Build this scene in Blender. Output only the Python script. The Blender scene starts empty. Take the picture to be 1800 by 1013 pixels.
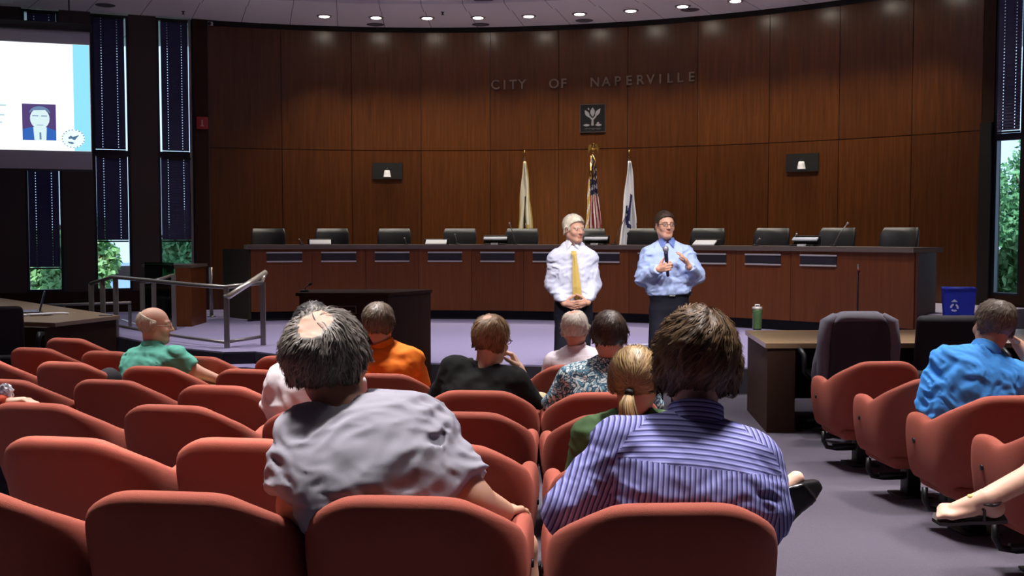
import bpy, bmesh, math, random
import numpy as np
from mathutils import Vector, Matrix
C = bpy.context.scene.collection
sc = bpy.context.scene
PI = math.pi
# ---------------------------------------------------------------- camera
F, CX, CY, CAMZ, PITCH = 1880.0, 900.0, 506.5, 1.65, math.atan(96.5/1880)
cam = bpy.data.cameras.new('camera'); cam_o = bpy.data.objects.new('camera', cam); C.objects.link(cam_o)
cam.sensor_width = 36; cam.lens = 36*F/1800; cam.clip_end = 300; cam.clip_start = 0.05
cam_o.location = (0, 0, CAMZ); cam_o.rotation_euler = (PI/2-PITCH, 0, 0)
sc.camera = cam_o
# ---------------------------------------------------------------- exposure, world, sun, room lights
vs = sc.view_settings
vs.view_transform = 'Standard'; vs.look = 'None'; vs.gamma = 1; vs.use_curve_mapping = False; vs.exposure = 1.0
w = bpy.data.worlds.new('sky'); sc.world = w; w.use_nodes = True
bg = w.node_tree.nodes['Background']; bg.inputs[0].default_value = (0.62, 0.78, 1.0, 1); bg.inputs[1].default_value = 1.0
def lamp(name, kind, loc, energy, color=(1,1,1), aim=None, **kw):
    l = bpy.data.lights.new(name, kind); l.energy = energy; l.color = color
    for k, v in kw.items(): setattr(l, k, v)
    o = bpy.data.objects.new(name, l); C.objects.link(o); o.location = loc
    if aim is not None: o.rotation_euler = (Vector(aim)-Vector(loc)).to_track_quat('-Z', 'Y').to_euler()
    return o
lamp('sun', 'SUN', (0, 5, 30), 3.0, (1, .95, .85), aim=(4, 20, 12), angle=0.02)
CEIL = 5.45
WARM = (1.0, 0.86, 0.76)
# ceiling lamps over the audience, the speakers and the stage (all in the ceiling, above the frame)
for x in (-6.0, -3.6, -1.2, 1.2, 3.6):
    for y, e in ((3.8, 1350), (5.5, 1050), (7.2, 950), (8.9, 760)):
        lamp('ceiling_lamp', 'SPOT', (x, y, CEIL-.03), e, (1, .93, .92), aim=(x, y-1.05, 0), spot_size=.84, spot_blend=.9, shadow_soft_size=.32)
for x in (-1.2, 1.0, 3.2):
    lamp('speaker_lamp', 'SPOT', (x, 5.4, CEIL-.03), 560, (1, .95, .94), aim=(1.1, 10.0, 1.2), spot_size=.62, spot_blend=.9, shadow_soft_size=.12)
for x in (-4.6, -2.3, 0.0, 2.3, 4.6):
    lamp('stage_lamp', 'SPOT', (x, 13.2-.05*x*x, CEIL-.03), 225, (1, .94, .93), aim=(x, 13.9-.05*x*x, 0), spot_size=1.6, spot_blend=.8, shadow_soft_size=.12)
lamp('flag_fill', 'SPOT', (1.0, 14.6, CEIL-.03), 420, (1, .94, .86), aim=(1.15, 18.9, 2.1), spot_size=.5, spot_blend=.9, shadow_soft_size=.08)  # added unseen spot that brightens the flags
# ---------------------------------------------------------------- pixel helpers: lay the place out from measured sight lines
cp, sp = math.cos(PITCH), math.sin(PITCH)
def ray(x, y):
    return Vector((x-CX, F*cp-(y-CY)*sp, -F*sp-(y-CY)*cp))
def P(x, y, Y):
    d = ray(x, y); t = Y/d.y
    return Vector((d.x*t, Y, CAMZ+d.z*t))
def G(x, y, z):
    d = ray(x, y); t = (z-CAMZ)/d.z
    return Vector((d.x*t, d.y*t, z))
ARC = Vector((-1.5, 8.85)); RW = 11.15; RD = 8.2
def pol(a, R, z=0): return Vector((ARC.x+R*math.sin(a), ARC.y+R*math.cos(a), z))
def apx(x, R, y=430):
    d = ray(x, y); s = d.x/d.y
    A = s*s+1; B = 2*(-s*ARC.x-ARC.y); Q = ARC.x**2+ARC.y**2-R*R
    Y = (-B+math.sqrt(B*B-4*A*Q))/(2*A)
    return math.atan2(s*Y-ARC.x, Y-ARC.y)
def onarc(x, y, R):
    a = apx(x, R, y); p = pol(a, R); d = ray(x, y)
    return a, CAMZ+d.z*p.y/d.y
def fz(y): return max(0.0, .2-.047*(y-2.7))
# ---------------------------------------------------------------- materials
def lin(c):
    return tuple(((v/255)/12.92 if v/255 <= .04045 else ((v/255+.055)/1.055)**2.4) for v in c)+(1.0,)
def mat(name, col, rough=.6, var=.12, scale=20, bump=0, metal=0, spec=.5, stretch=(1,1,1), coord='Object', sheen=0, alpha=1, trans=0, emit=None, estr=1, bscale=None):
    m = bpy.data.materials.new(name); m.use_nodes = True
    nt = m.node_tree; N = nt.nodes; L = nt.links
    b = N['Principled BSDF']
    c = lin(col) if max(col) > 1 else tuple(col)+(1,)
    b.inputs['Roughness'].default_value = rough; b.inputs['Metallic'].default_value = metal
    b.inputs['Specular IOR Level'].default_value = spec
    b.inputs['Sheen Weight'].default_value = sheen
    b.inputs['Transmission Weight'].default_value = trans
    b.inputs['Alpha'].default_value = alpha
    tc = N.new('ShaderNodeTexCoord'); mp = N.new('ShaderNodeMapping'); mp.inputs['Scale'].default_value = stretch
    L.new(tc.outputs[coord], mp.inputs[0])
    no = N.new('ShaderNodeTexNoise'); no.inputs['Scale'].default_value = scale; no.inputs['Detail'].default_value = 5
    L.new(mp.outputs[0], no.inputs['Vector'])
    mx = N.new('ShaderNodeMix'); mx.data_type = 'RGBA'
    mx.inputs[6].default_value = tuple(min(1, v*(1-var)) for v in c[:3])+(1,)
    mx.inputs[7].default_value = tuple(min(1, v*(1+var)) for v in c[:3])+(1,)
    L.new(no.outputs[0], mx.inputs[0]); L.new(mx.outputs[2], b.inputs['Base Color'])
    if bump:
        bp = N.new('ShaderNodeBump'); bp.inputs['Strength'].default_value = bump; bp.inputs['Distance'].default_value = .01
        if bscale:
            n2 = N.new('ShaderNodeTexNoise'); n2.inputs['Scale'].default_value = bscale; n2.inputs['Detail'].default_value = 3
            L.new(mp.outputs[0], n2.inputs['Vector']); L.new(n2.outputs[0], bp.inputs['Height'])
        else: L.new(no.outputs[0], bp.inputs['Height'])
        L.new(bp.outputs[0], b.inputs['Normal'])
    if emit is not None:
        b.inputs['Emission Color'].default_value = lin(emit); b.inputs['Emission Strength'].default_value = estr
    return m
def wood(name, c1, c2, rough=.35, spec=.5, sc_=6, panel=True):
    m = bpy.data.materials.new(name); m.use_nodes = True
    nt = m.node_tree; N = nt.nodes; L = nt.links; b = N['Principled BSDF']
    tc = N.new('ShaderNodeTexCoord'); mp = N.new('ShaderNodeMapping'); mp.inputs['Scale'].default_value = (sc_, sc_, sc_*.05)
    L.new(tc.outputs['Object'], mp.inputs[0])
    n1 = N.new('ShaderNodeTexNoise'); n1.inputs['Scale'].default_value = 4; n1.inputs['Detail'].default_value = 8; n1.inputs['Roughness'].default_value = .65
    L.new(mp.outputs[0], n1.inputs['Vector'])
    r = N.new('ShaderNodeMapRange'); r.inputs[1].default_value = .2; r.inputs[2].default_value = .8
    L.new(n1.outputs[0], r.inputs[0])
    mx = N.new('ShaderNodeMix'); mx.data_type = 'RGBA'; mx.inputs[6].default_value = lin(c1); mx.inputs[7].default_value = lin(c2)
    L.new(r.outputs[0], mx.inputs[0])
    out = mx.outputs[2]
    if panel:
        at = N.new('ShaderNodeAttribute'); at.attribute_name = 'tone'
        m2 = N.new('ShaderNodeMix'); m2.data_type = 'RGBA'; m2.blend_type = 'MULTIPLY'; m2.inputs[0].default_value = 1
        mr = N.new('ShaderNodeMapRange'); mr.inputs[3].default_value = .82; mr.inputs[4].default_value = 1.12
        L.new(at.outputs['Fac'], mr.inputs[0]); L.new(out, m2.inputs[6]); L.new(mr.outputs[0], m2.inputs[7]); out = m2.outputs[2]
    L.new(out, b.inputs['Base Color'])
    b.inputs['Roughness'].default_value = rough; b.inputs['Specular IOR Level'].default_value = spec
    return m
def emis(name, col, s):
    m = bpy.data.materials.new(name); m.use_nodes = True; N = m.node_tree.nodes; N.clear()
    e = N.new('ShaderNodeEmission'); e.inputs[0].default_value = lin(col); e.inputs[1].default_value = s
    o = N.new('ShaderNodeOutputMaterial'); m.node_tree.links.new(e.outputs[0], o.inputs[0]); return m
def glass(name, tint=(225,235,240), mixf=.12, rough=.03):
    m = bpy.data.materials.new(name); m.use_nodes = True; N = m.node_tree.nodes; L = m.node_tree.links; N.clear()
    t = N.new('ShaderNodeBsdfTransparent'); t.inputs[0].default_value = lin(tint)
    g = N.new('ShaderNodeBsdfGlossy'); g.inputs['Roughness'].default_value = rough
    x = N.new('ShaderNodeMixShader'); x.inputs[0].default_value = mixf
    o = N.new('ShaderNodeOutputMaterial'); L.new(t.outputs[0], x.inputs[1]); L.new(g.outputs[0], x.inputs[2]); L.new(x.outputs[0], o.inputs[0]); return m
M = {}
M['wall_wood'] = wood('wall_veneer', (68,37,15), (102,58,25), rough=.27, spec=.6)
M['dais_wood'] = wood('dais_veneer', (96,49,22), (124,68,30), rough=.45, spec=.3)
M['dark_wood'] = wood('dark_wood', (44,24,16), (60,34,20), rough=.65, spec=.2, panel=False)
M['groove'] = mat('groove', (18,9,6), .8)
M['counter'] = mat('counter_laminate', (104,92,84), .35, .15, 60)
M['desk_top'] = mat('desk_laminate', (150,126,96), .3, .12, 80)
M['toe'] = mat('toe_kick', (10,10,14), .7)
M['carpet'] = mat('carpet', (84,78,91), .95, .35, 140, bump=.5, bscale=240)
M['stage_carpet'] = mat('stage_carpet', (156,148,186), .95, .15, 140, bump=.3)
M['riser'] = mat('riser_base', (42,38,48), .8)
M['ceiling'] = mat('ceiling_tile', (236,230,233), .9, .03, 200)
M['plaster'] = mat('plaster', (58,48,44), .9, .05, 30)
M['pier'] = mat('pier_fabric', (74,62,60), .9, .1, 60)
M['black'] = mat('black_metal', (14,14,18), .45)
M['frame'] = mat('window_frame', (24,26,40), .4)
M['blind'] = mat('blind_slat', (58,56,100), .5, .08)
M['steel'] = mat('brushed_steel', (170,165,158), .3, .05, metal=1)
M['darksteel'] = mat('painted_steel', (150,146,142), .35, .05, metal=.7)
M['silver'] = mat('silver_trim', (205,202,198), .3, .03, metal=.25)
M['glass'] = glass('window_glass', (236,244,250), .05)
M['glass_green'] = glass('green_glass', (150,185,165), .18, .1)
M['brass'] = mat('brass', (210,170,90), .25, .05, metal=1)
M['white'] = mat('white_plastic', (225,225,228), .5, .03)
M['leather'] = mat('black_leather', (40,42,43), .42, .15, 40, bump=.1)
M['fabric_black'] = mat('black_chair_fabric', (30,27,34), .85, .2, 200)
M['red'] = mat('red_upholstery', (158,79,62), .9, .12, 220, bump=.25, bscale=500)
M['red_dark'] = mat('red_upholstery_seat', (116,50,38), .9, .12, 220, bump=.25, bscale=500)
# ---------------------------------------------------------------- mesh helpers
class MB:
    def __init__(s): s.v = []; s.f = []; s.mi = []; s.sm = []; s.tone = []
    def add(s, verts, faces, mi=0, smooth=False, X=None, tone=.5):
        o = len(s.v)
        if X is not None: verts = [X @ Vector(v) for v in verts]
        s.v += [tuple(v) for v in verts]; s.f += [tuple(i+o for i in f) for f in faces]
        s.mi += [mi]*len(faces); s.sm += [smooth]*len(faces); s.tone += [tone]*len(faces); return s
    def box(s, lo, hi, mi=0, X=None, bev=0, tone=.5, seg=2):
        if bev:
            v, f = rbox(tuple(hi[i]-lo[i] for i in range(3)), bev, seg)
            c = [(lo[i]+hi[i])/2 for i in range(3)]
            return s.add([(a[0]+c[0], a[1]+c[1], a[2]+c[2]) for a in v], f, mi, True, X, tone)
        a, b, c = lo; d, e, g = hi
        v = [(a,b,c),(d,b,c),(d,e,c),(a,e,c),(a,b,g),(d,b,g),(d,e,g),(a,e,g)]
        return s.add(v, [(3,2,1,0),(4,5,6,7),(0,1,5,4),(1,2,6,5),(2,3,7,6),(3,0,4,7)], mi, False, X, tone)
    def tube(s, pts, r, n=10, mi=0, X=None, caps=True):
        pts = [Vector(p) for p in pts]; rr = r if isinstance(r, (list, tuple)) else [r]*len(pts)
        vs_, fs = [], []; pn = None
        for i, p in enumerate(pts):
            t = (pts[min(i+1, len(pts)-1)]-pts[max(i-1, 0)]).normalized()
            if pn is None:
                pn = t.orthogonal().normalized()
            pn = (pn-t*pn.dot(t)).normalized(); q = t.cross(pn)
            for k in range(n):
                a = 2*PI*k/n; vs_.append(p+(pn*math.cos(a)+q*math.sin(a))*rr[i])
        for i in range(len(pts)-1):
            for k in range(n):
                fs.append((i*n+k, i*n+(k+1)%n, (i+1)*n+(k+1)%n, (i+1)*n+k))
        if caps:
            fs.append(tuple(range(n))[::-1]); fs.append(tuple((len(pts)-1)*n+k for k in range(n)))
        return s.add(vs_, fs, mi, True, X)
    def lathe(s, prof, n=20, mi=0, X=None):
        vs_, fs = [], []
        for r, z in prof:
            for k in range(n):
                a = 2*PI*k/n; vs_.append((r*math.cos(a), r*math.sin(a), z))
        for i in range(len(prof)-1):
            for k in range(n):
                fs.append((i*n+k, i*n+(k+1)%n, (i+1)*n+(k+1)%n, (i+1)*n+k))
        fs.append(tuple(range(n))[::-1]); fs.append(tuple((len(prof)-1)*n+k for k in range(n)))
        return s.add(vs_, fs, mi, True, X)
    def prism(s, poly, z0, z1, mi=0, X=None, tone=.5):
        n = len(poly); v = [(p[0], p[1], z0) for p in poly]+[(p[0], p[1], z1) for p in poly]
        a = sum(poly[i][0]*poly[(i+1)%n][1]-poly[(i+1)%n][0]*poly[i][1] for i in range(n))
        f = [tuple(range(n))[::-1], tuple(range(n, 2*n))]+[(i, (i+1)%n, n+(i+1)%n, n+i) for i in range(n)]
        if a < 0: f = [q[::-1] for q in f]
        return s.add(v, f, mi, False, X, tone)
    def arc(s, a0, a1, r0, r1, z0, z1, n=8, mi=0, tone=.5):
        v, f = [], []
        for i in range(n+1):
            a = a0+(a1-a0)*i/n
            for r, z in ((r0,z0),(r1,z0),(r1,z1),(r0,z1)):
                v.append(pol(a, r, z))
        for i in range(n):
            for k in range(4):
                f.append((i*4+k, (i+1)*4+k, (i+1)*4+(k+1)%4, i*4+(k+1)%4))
        f.append((0,1,2,3)); f.append((n*4+3, n*4+2, n*4+1, n*4))
        if r1 > r0: f = [q[::-1] for q in f]
        return s.add(v, f, mi, False, None, tone)
    def build(s, name, mats, parent=None, loc=None, angle=None):
        me = bpy.data.meshes.new(name); me.from_pydata(s.v, [], s.f)
        if not isinstance(mats, (list, tuple)): mats = [mats]
        for m in mats: me.materials.append(m)
        me.polygons.foreach_set('material_index', s.mi); me.polygons.foreach_set('use_smooth', s.sm)
        if any(t != .5 for t in s.tone):
            at = me.attributes.new('tone', 'FLOAT', 'FACE'); at.data.foreach_set('value', s.tone)
        me.update(); bm = bmesh.new(); bm.from_mesh(me); bmesh.ops.recalc_face_normals(bm, faces=bm.faces); bm.to_mesh(me); bm.free()
        o = bpy.data.objects.new(name, me); C.objects.link(o)
        if parent is not None: o.parent = parent
        if loc is not None: o.location = loc
        return o
_rb = {}
def rbox(size, r, seg=2):
    key = (size, r, seg)
    if key not in _rb:
        bm = bmesh.new(); bmesh.ops.create_cube(bm, size=1)
        for v in bm.verts: v.co = Vector((v.co.x*size[0], v.co.y*size[1], v.co.z*size[2]))
        bmesh.ops.bevel(bm, geom=bm.edges[:], offset=min(r, min(size)*.49), segments=seg, profile=.5, affect='EDGES')
        bm.verts.index_update()
        _rb[key] = ([tuple(v.co) for v in bm.verts], [tuple(v.index for v in f.verts) for f in bm.faces]); bm.free()
    return _rb[key]
def T(x=0, y=0, z=0, rz=0, rx=0, ry=0, s=1):
    return Matrix.Translation((x, y, z)) @ Matrix.Rotation(rz, 4, 'Z') @ Matrix.Rotation(ry, 4, 'Y') @ Matrix.Rotation(rx, 4, 'X') @ Matrix.Scale(s, 4)
def tag(o, label, cat, group=None, kind=None):
    if label: o['label'] = label
    if cat: o['category'] = cat
    if group: o['group'] = group
    if kind: o['kind'] = kind
    return o
def thing(name, label, cat, loc=(0,0,0), rz=0, group=None):
    o = bpy.data.objects.new(name, None); C.objects.link(o); o.empty_display_size = .1
    o.location = loc; o.rotation_euler = (0, 0, rz); return tag(o, label, cat, group)
def struct(o): o['kind'] = 'structure'; return o
def copy_tree(o, parent=None, loc=None, rz=None, label=None):
    c = o.copy(); C.objects.link(c)
    if parent is not None: c.parent = parent
    if loc is not None: c.location = loc
    if rz is not None: c.rotation_euler = (0, 0, rz)
    if label: c['label'] = label
    for ch in list(o.children): copy_tree(ch, c)
    return c
# ================================================================ THE SETTING
aL, aR = apx(369, RW, 300), apx(1724, RW, 300)
# floor: raked towards the front, then level
m = MB(); xs = (-11.2, 11.2)
ys = [-4.2, -1.0, 2.7, 2.7+.2/.047, 22]
for i in range(len(ys)):
    for x in xs: m.v.append((x, ys[i], (.2-.047*(ys[i]-2.7)) if i < 3 else 0))
for i in range(len(ys)-1):
    m.f.append((2*i, 2*i+1, 2*i+3, 2*i+2)); m.mi.append(0); m.sm.append(False); m.tone.append(.5)
struct(m.build('floor', M['carpet']))
# stage platform with one step down on its left half
edge = [G(x, y, .27) for x, y in ((60, 570), (212, 592), (304, 610), (394, 619), (450, 618), (500, 624), (760, 638), (1000, 643), (1290, 646), (1800, 650))]
edge = [(p.x, p.y) for p in edge]
out = [pol(aR-(aR-aL)*i/14, RW-.03) for i in range(15)]
xl = Vector((-math.cos(aL), math.sin(aL))); nl = Vector((math.sin(aL), math.cos(aL)))
poly = edge+[(7.6, edge[-1][1]+.2), (7.2, 14.6)]+[(p.x, p.y) for p in out]+[(-8.6, 18.1), (-9.6, 16.5)]
struct(MB().prism(poly, 0, .27).build('floor_stage', M['stage_carpet']))
off = [(p[0]-.0, p[1]-.012) for p in edge]
m = MB(); 
for i in range(len(off)-1):
    a, b = Vector((*off[i], 0)), Vector((*off[i+1], 0)); d = (b-a).normalized(); n_ = Vector((d.y, -d.x, 0))*.012
    m.prism([(a.x, a.y), (b.x, b.y), (b.x+n_.x, b.y+n_.y), (a.x+n_.x, a.y+n_.y)], 0.0, .255)
struct(m.build('trim_1', M['riser']))
st = [(p[0]-.02, p[1]-.03) for p in edge[3:7]]
sp_ = st+[(p[0], p[1]-.32) for p in st[::-1]]
struct(MB().prism(sp_, 0.0, .13).build('floor_step', M['stage_carpet']))
# councillors' platform behind the dais
struct(MB().arc(apx(436, RD), apx(1606, RD), RD+.62, RW-.05, .27, .57, 24).build('floor_platform', mat('platform_carpet', (190,182,200), .95, .15, 140)))
# ceiling
cm = M['ceiling']; N = cm.node_tree.nodes; L = cm.node_tree.links
b_ = N['Principled BSDF']; src = b_.inputs['Base Color'].links[0].from_socket
tc = N.new('ShaderNodeTexCoord'); mp = N.new('ShaderNodeMapping'); mp.inputs['Location'].default_value = (-ARC.x, -ARC.y, 0)
gr = N.new('ShaderNodeSeparateXYZ'); L.new(tc.outputs['Object'], mp.inputs[0]); L.new(mp.outputs[0], gr.inputs[0])
at = N.new('ShaderNodeMath'); at.operation = 'ARCTAN2'; L.new(gr.outputs[0], at.inputs[0]); L.new(gr.outputs[1], at.inputs[1])
s1 = N.new('ShaderNodeMath'); s1.operation = 'MULTIPLY'; s1.inputs[1].default_value = 13.0; L.new(at.outputs[0], s1.inputs[0])
f1 = N.new('ShaderNodeMath'); f1.operation = 'FRACT'; L.new(s1.outputs[0], f1.inputs[0])
c1 = N.new('ShaderNodeMath'); c1.operation = 'LESS_THAN'; c1.inputs[1].default_value = .015; L.new(f1.outputs[0], c1.inputs[0])
dk = N.new('ShaderNodeMix'); dk.data_type = 'RGBA'; dk.inputs[7].default_value = (.22, .2, .22, 1)
L.new(c1.outputs[0], dk.inputs[0]); L.new(src, dk.inputs[6]); L.new(dk.outputs[2], b_.inputs['Base Color'])
struct(MB().box((-11.4, -4.4, CEIL), (11.4, 22, CEIL+.2)).build('ceiling', cm))
# a shallow drop of the ceiling in front of the downlight band
m = MB().arc(aL-.2, aR+.2, 8.9, 9.5, CEIL-.05, CEIL+.01, 40)
struct(m.build('trim_2', M['ceiling']))
# curved back wall: veneer panels on a dark ground
seams = [372, 495, 618, 740, 862, 982, 1103, 1226, 1352, 1475, 1603, 1722]
angs = [aL]+[apx(x, RW, 200) for x in seams[1:-1]]+[aR]
zs = onarc(740, 265, RW)[1]; zc = CEIL-.1
m = MB(); m.arc(aL, aR, RW+.02, RW+.2, 0, CEIL, 60, 1)
rnd = random.Random(4)
for i in range(len(angs)-1):
    g = .0005 if i else 0
    for z0, z1 in ((0, zs-.006), (zs+.006, zc)):
        m.arc(angs[i]+g, angs[i+1]-.0005, RW, RW+.02, z0, z1, 6, 0, tone=rnd.uniform(.1, .95))
struct(m.build('wall_back', [M['wall_wood'], M['groove']]))
# wall frames left and right of the arc: u runs outwards along the wall, v out of the room
def wframe(a, sgn):
    p = pol(a, RW); u = Vector((sgn*math.cos(a), -sgn*math.sin(a), 0)); v = Vector((math.sin(a), math.cos(a), 0))
    X = Matrix(((u.x, v.x, 0, p.x), (u.y, v.y, 0, p.y), (0, 0, 1, 0), (0, 0, 0, 1)))
    def upx(x, y):
        d = ray(x, y); # (t*d).xy = p + s*u
        den = d.x*u.y-d.y*u.x; t = (p.x*u.y-p.y*u.x)/den; q = Vector((d.x*t, d.y*t))
        return (q.x-p.x)*u.x+(q.y-p.y)*u.y, CAMZ+d.z*t
    return X, upx
XL, uL = wframe(aL, -1); XR, uR = wframe(aR, 1)
def wall_with_windows(name, X, wins, umax, zsill, piermat, lowmat):
    m = MB(); u = 0
    m.box((0, 0, 0), (umax, .25, zsill), 1, X)
    for a, b in wins:
        m.box((u, 0, zsill), (a, .25, CEIL), 0, X); u = b
    m.box((u, 0, zsill), (umax, .25, CEIL), 0, X)
    struct(m.build(name, [piermat, lowmat]))
zl = uL(75, 514)[1]; zt = uL(300, 272)[1]
winsL = [sorted((uL(278, 300)[0], uL(341, 300)[0])), sorted((uL(164, 300)[0], uL(230, 300)[0])), sorted((uL(43, 300)[0], uL(109, 300)[0]))]
w_ = winsL[2]; winsL.append([w_[0]+1.2, w_[1]+1.2])
wall_with_windows('wall_left', XL, winsL, 5.6, zl, M['pier'], M['dark_wood'])
zr = uR(1772, 521)[1]; ztr = uR(1772, 240)[1]
r0, r1 = uR(1745, 300)[0], uR(1797, 300)[0]
wall_with_windows('wall_right', XR, [[r0, r1]], 5.0, zr, M['dark_wood'], M['dark_wood'])
pl = XL @ Vector((5.6, 0, 0)); pr = XR @ Vector((5.0, 0, 0))
m = MB().prism([(-10.95, -4.1), (-10.75, -4.1), (pl.x+.05, pl.y), (pl.x-.1, pl.y+.2)], 0, CEIL)
struct(m.build('wall_left_side', M['plaster']))
m = MB().prism([(10.9, -4.1), (11.1, -4.1), (pr.x+.2, pr.y+.1), (pr.x, pr.y)], 0, CEIL)
struct(m.build('wall_right_side', M['plaster']))
struct(MB().box((-11, -4.2, -.0), (11.2, -4.05, CEIL)).build('wall_rear', M['plaster']))
# dark trim strips where the veneer ends
m = MB().box((.02, -.05, 0), (.26, .02, CEIL-.02), 0, XL); struct(m.build('trim_3', M['dark_wood']))
m = MB().box((.30, -.03, .3), (.34, .0, CEIL-.02), 0, XL); struct(m.build('trim_4', M['darksteel']))
zb = uR(1735, 216)[1]
m = MB().box((.0, -.06, .27), (.17, .02, zb), 0, XR); struct(m.build('trim_5', M['groove']))
m = MB(); a_, b_2 = G(211, 562, .275), G(252, 576, .275); d_ = (b_2-a_).normalized(); n_ = Vector((-d_.y, d_.x, 0))*.05
m.prism([(a_.x, a_.y), (b_2.x, b_2.y), (b_2.x+n_.x, b_2.y+n_.y), (a_.x+n_.x, a_.y+n_.y)], .27, .282); struct(m.build('sunlight_strip', mat('glint_strip', (225,228,240), .35, .03)))  # floor strip with the window's sunlight put into its pale colour
# windows: dark frame, transom, glass
def window(name, X, a, b, z0, z1, ztr):
    m = MB(); t = .045
    m.box((a, .02, z0), (a+t, .12, z1), 0, X); m.box((b-t, .02, z0), (b, .12, z1), 0, X)
    m.box((a+t, .02, z0), (b-t, .12, z0+t), 0, X); m.box((a+t, .02, z1-t), (b-t, .12, z1), 0, X)
    m.box((a+t, .02, ztr-.05), (b-t, .12, ztr+.05), 0, X)
    o = struct(m.build(name, M['frame']))
    MB().box((a+t, .08, z0+t), (b-t, .086, z1-t), 0, X).build('glass_pane', M['glass'], o)
    return o
WL = ['leftmost', 'left', 'right']
for i, (a, b) in enumerate(winsL):
    window('window_%d' % (i+1), XL, a, b, zl, CEIL-.02, zt)
window('window_5', XR, r0, r1, zr, CEIL-.02, ztr)
# venetian blinds: three rows of slats with light showing at the cords
def blind(X, a, b, ztop, zbot, label, tilt=1.32, cords=True, zpad=0):
    t = thing('venetian_blind', label, 'blind', (0,0,0), 0, 'dark venetian blinds in the tall windows')
    m = MB(); h = .05; n = int((ztop-zbot-.08)/.046); wd = b-a
    cuts = [a, a+wd*.24, a+wd*.76, b]
    for k in range(n):
        z = ztop-.06-k*.046
        for j in range(3):
            x0 = cuts[j]+(.006 if j else 0); x1 = cuts[j+1]-(.006 if j < 2 else 0)
            Y = X @ T((x0+x1)/2, 0, z, rx=tilt)
            m.box((-(x1-x0)/2, -h/2, -.0012), ((x1-x0)/2, h/2, .0012), 0, Y)
            if j: m.box((-(x1-x0)/2-.0125, -h/2, -.0012), (-(x1-x0)/2, h*.14, .0012), 0, Y)
    o = m.build('slats', M['blind'], t)
    m = MB().box((a, -.03, ztop-.045), (b, .03, ztop), 0, X); m.build('head_rail', M['black'], t)
    z = ztop-.06-n*.046
    m = MB().box((a, -.025, z-.015), (b, .025, z+.01), 0, X); m.build('bottom_rail', M['black'], t)
    for c in cuts[1:3]:
        MB().tube([X @ Vector((c, -.028, ztop-.03)), X @ Vector((c, -.028, z))], .0015, 5).build('cord', M['black'], t)
    return t
side = {0: 'left-wall window beside the veneer', 1: 'middle window, just right of the projection screen', 2: 'window partly behind the projection screen'}
for i, (a, b) in enumerate(winsL[:3]):
    yb = (430, 430, 475)[i]; px = (310, 198, 76)[i]
    zbt = uL(px, yb)[1]; g0, g1 = ((.075, .075), (.075, .045), (.05, .09))[i]
    blind(XL, a+g0, b-g1, CEIL-.05, zt+.02, 'dark upper blind in the '+side[i], zpad=0)
    blind(XL, a+(.05, .055, .055)[i], b-(.048, .048, .05)[i], zt-.045, zbt, 'dark lower blind in the '+side[i])
a, b = winsL[3]; 
blind(XR, r0+.05, r1-.05, CEIL-.05, ztr+.02, 'dark blind in the upper half of the right-hand window')
# ================================================================ OUTSIDE
M['grass'] = mat('lawn', (70,105,50), .9, .3, 3)
M['leaf'] = mat('leaf', (104,156,104), .6, .4, 2.5)
M['leaf2'] = mat('leaf_light', (140,184,120), .6, .4, 2.5)
M['bark'] = mat('bark', (70,58,48), .9, .3, 12, bump=.4)
struct(MB().box((-70, 22.5, -3.4), (70, 120, -3.2)).build('ground', M['grass']))
def tree(loc, h, r, seed, label, mt):
    t = thing('tree', label, 'tree', loc, 0, 'trees outside the windows')
    rn = random.Random(seed); m = MB()
    m.tube([(0,0,0), (.05,.03,h*.3), (0,.1,h*.6), (.1,0,h*.9)], [.22,.17,.1,.03], 8)
    ends = []
    for k in range(9):
        a = rn.uniform(0, 2*PI); z0 = h*rn.uniform(.3, .7); q = Vector((math.cos(a)*r*.7, math.sin(a)*r*.7, z0+h*.18))
        m.tube([(0,0,z0), q*.5+Vector((0,0,z0*.5+.1)), q], [.07,.05,.02], 5); ends.append(q)
    m.build('trunk', M['bark'], t)
    g = np.random.default_rng(seed); n = 13000
    def unit(k): q = g.normal(size=(k, 3)); return q/np.linalg.norm(q, axis=1)[:, None]
    lob = unit(34)*g.uniform(.35, 1, (34, 1))*np.array([r*.74, r*.74, h*.30])+np.array([0, 0, h*.60])
    pos = lob[g.integers(0, 34, n)]+unit(n)*r*.34*g.uniform(.45, 1.05, (n, 1))
    u_ = unit(n); v_ = np.cross(u_, unit(n)); v_ /= np.linalg.norm(v_, axis=1)[:, None]; s_ = g.uniform(.07, .15, (n, 1))
    V = np.stack([pos-u_*s_, pos+v_*s_*.5, pos+u_*s_, pos-v_*s_*.5], 1).reshape(-1, 3).tolist(); Fc = np.arange(4*n).reshape(-1, 4).tolist()
    m = MB(); m.add(V, Fc); m.build('foliage', mt, t)
    return t
def pl_(X, u, v, z=-3.2): return X @ Vector((u, v, z))
tree(pl_(XL, winsL[0][0]-.1, 6), 6.0, 1.35, 1, 'bushy green tree outside the right-hand window of the left wall', M['leaf'])
tree(pl_(XL, winsL[1][0]+1.25, 10.5), 6.0, 1.25, 2, 'green tree outside the left part of the middle left-wall window', M['leaf2'])
tree(pl_(XL, winsL[2][0]+.8, 6.6), 5.8, 1.45, 3, 'pale green tree outside the window under the projection screen', M['leaf2'])
tree(pl_(XR, -7.0, 18.0), 8.4, 2.6, 5, 'tall green tree outside the right-hand window', M['leaf'])
tree(pl_(XR, -1.1, 3.8), 5.2, 1.3, 6, 'low leafy tree at the bottom of the right-hand window', M['leaf2'])

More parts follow.
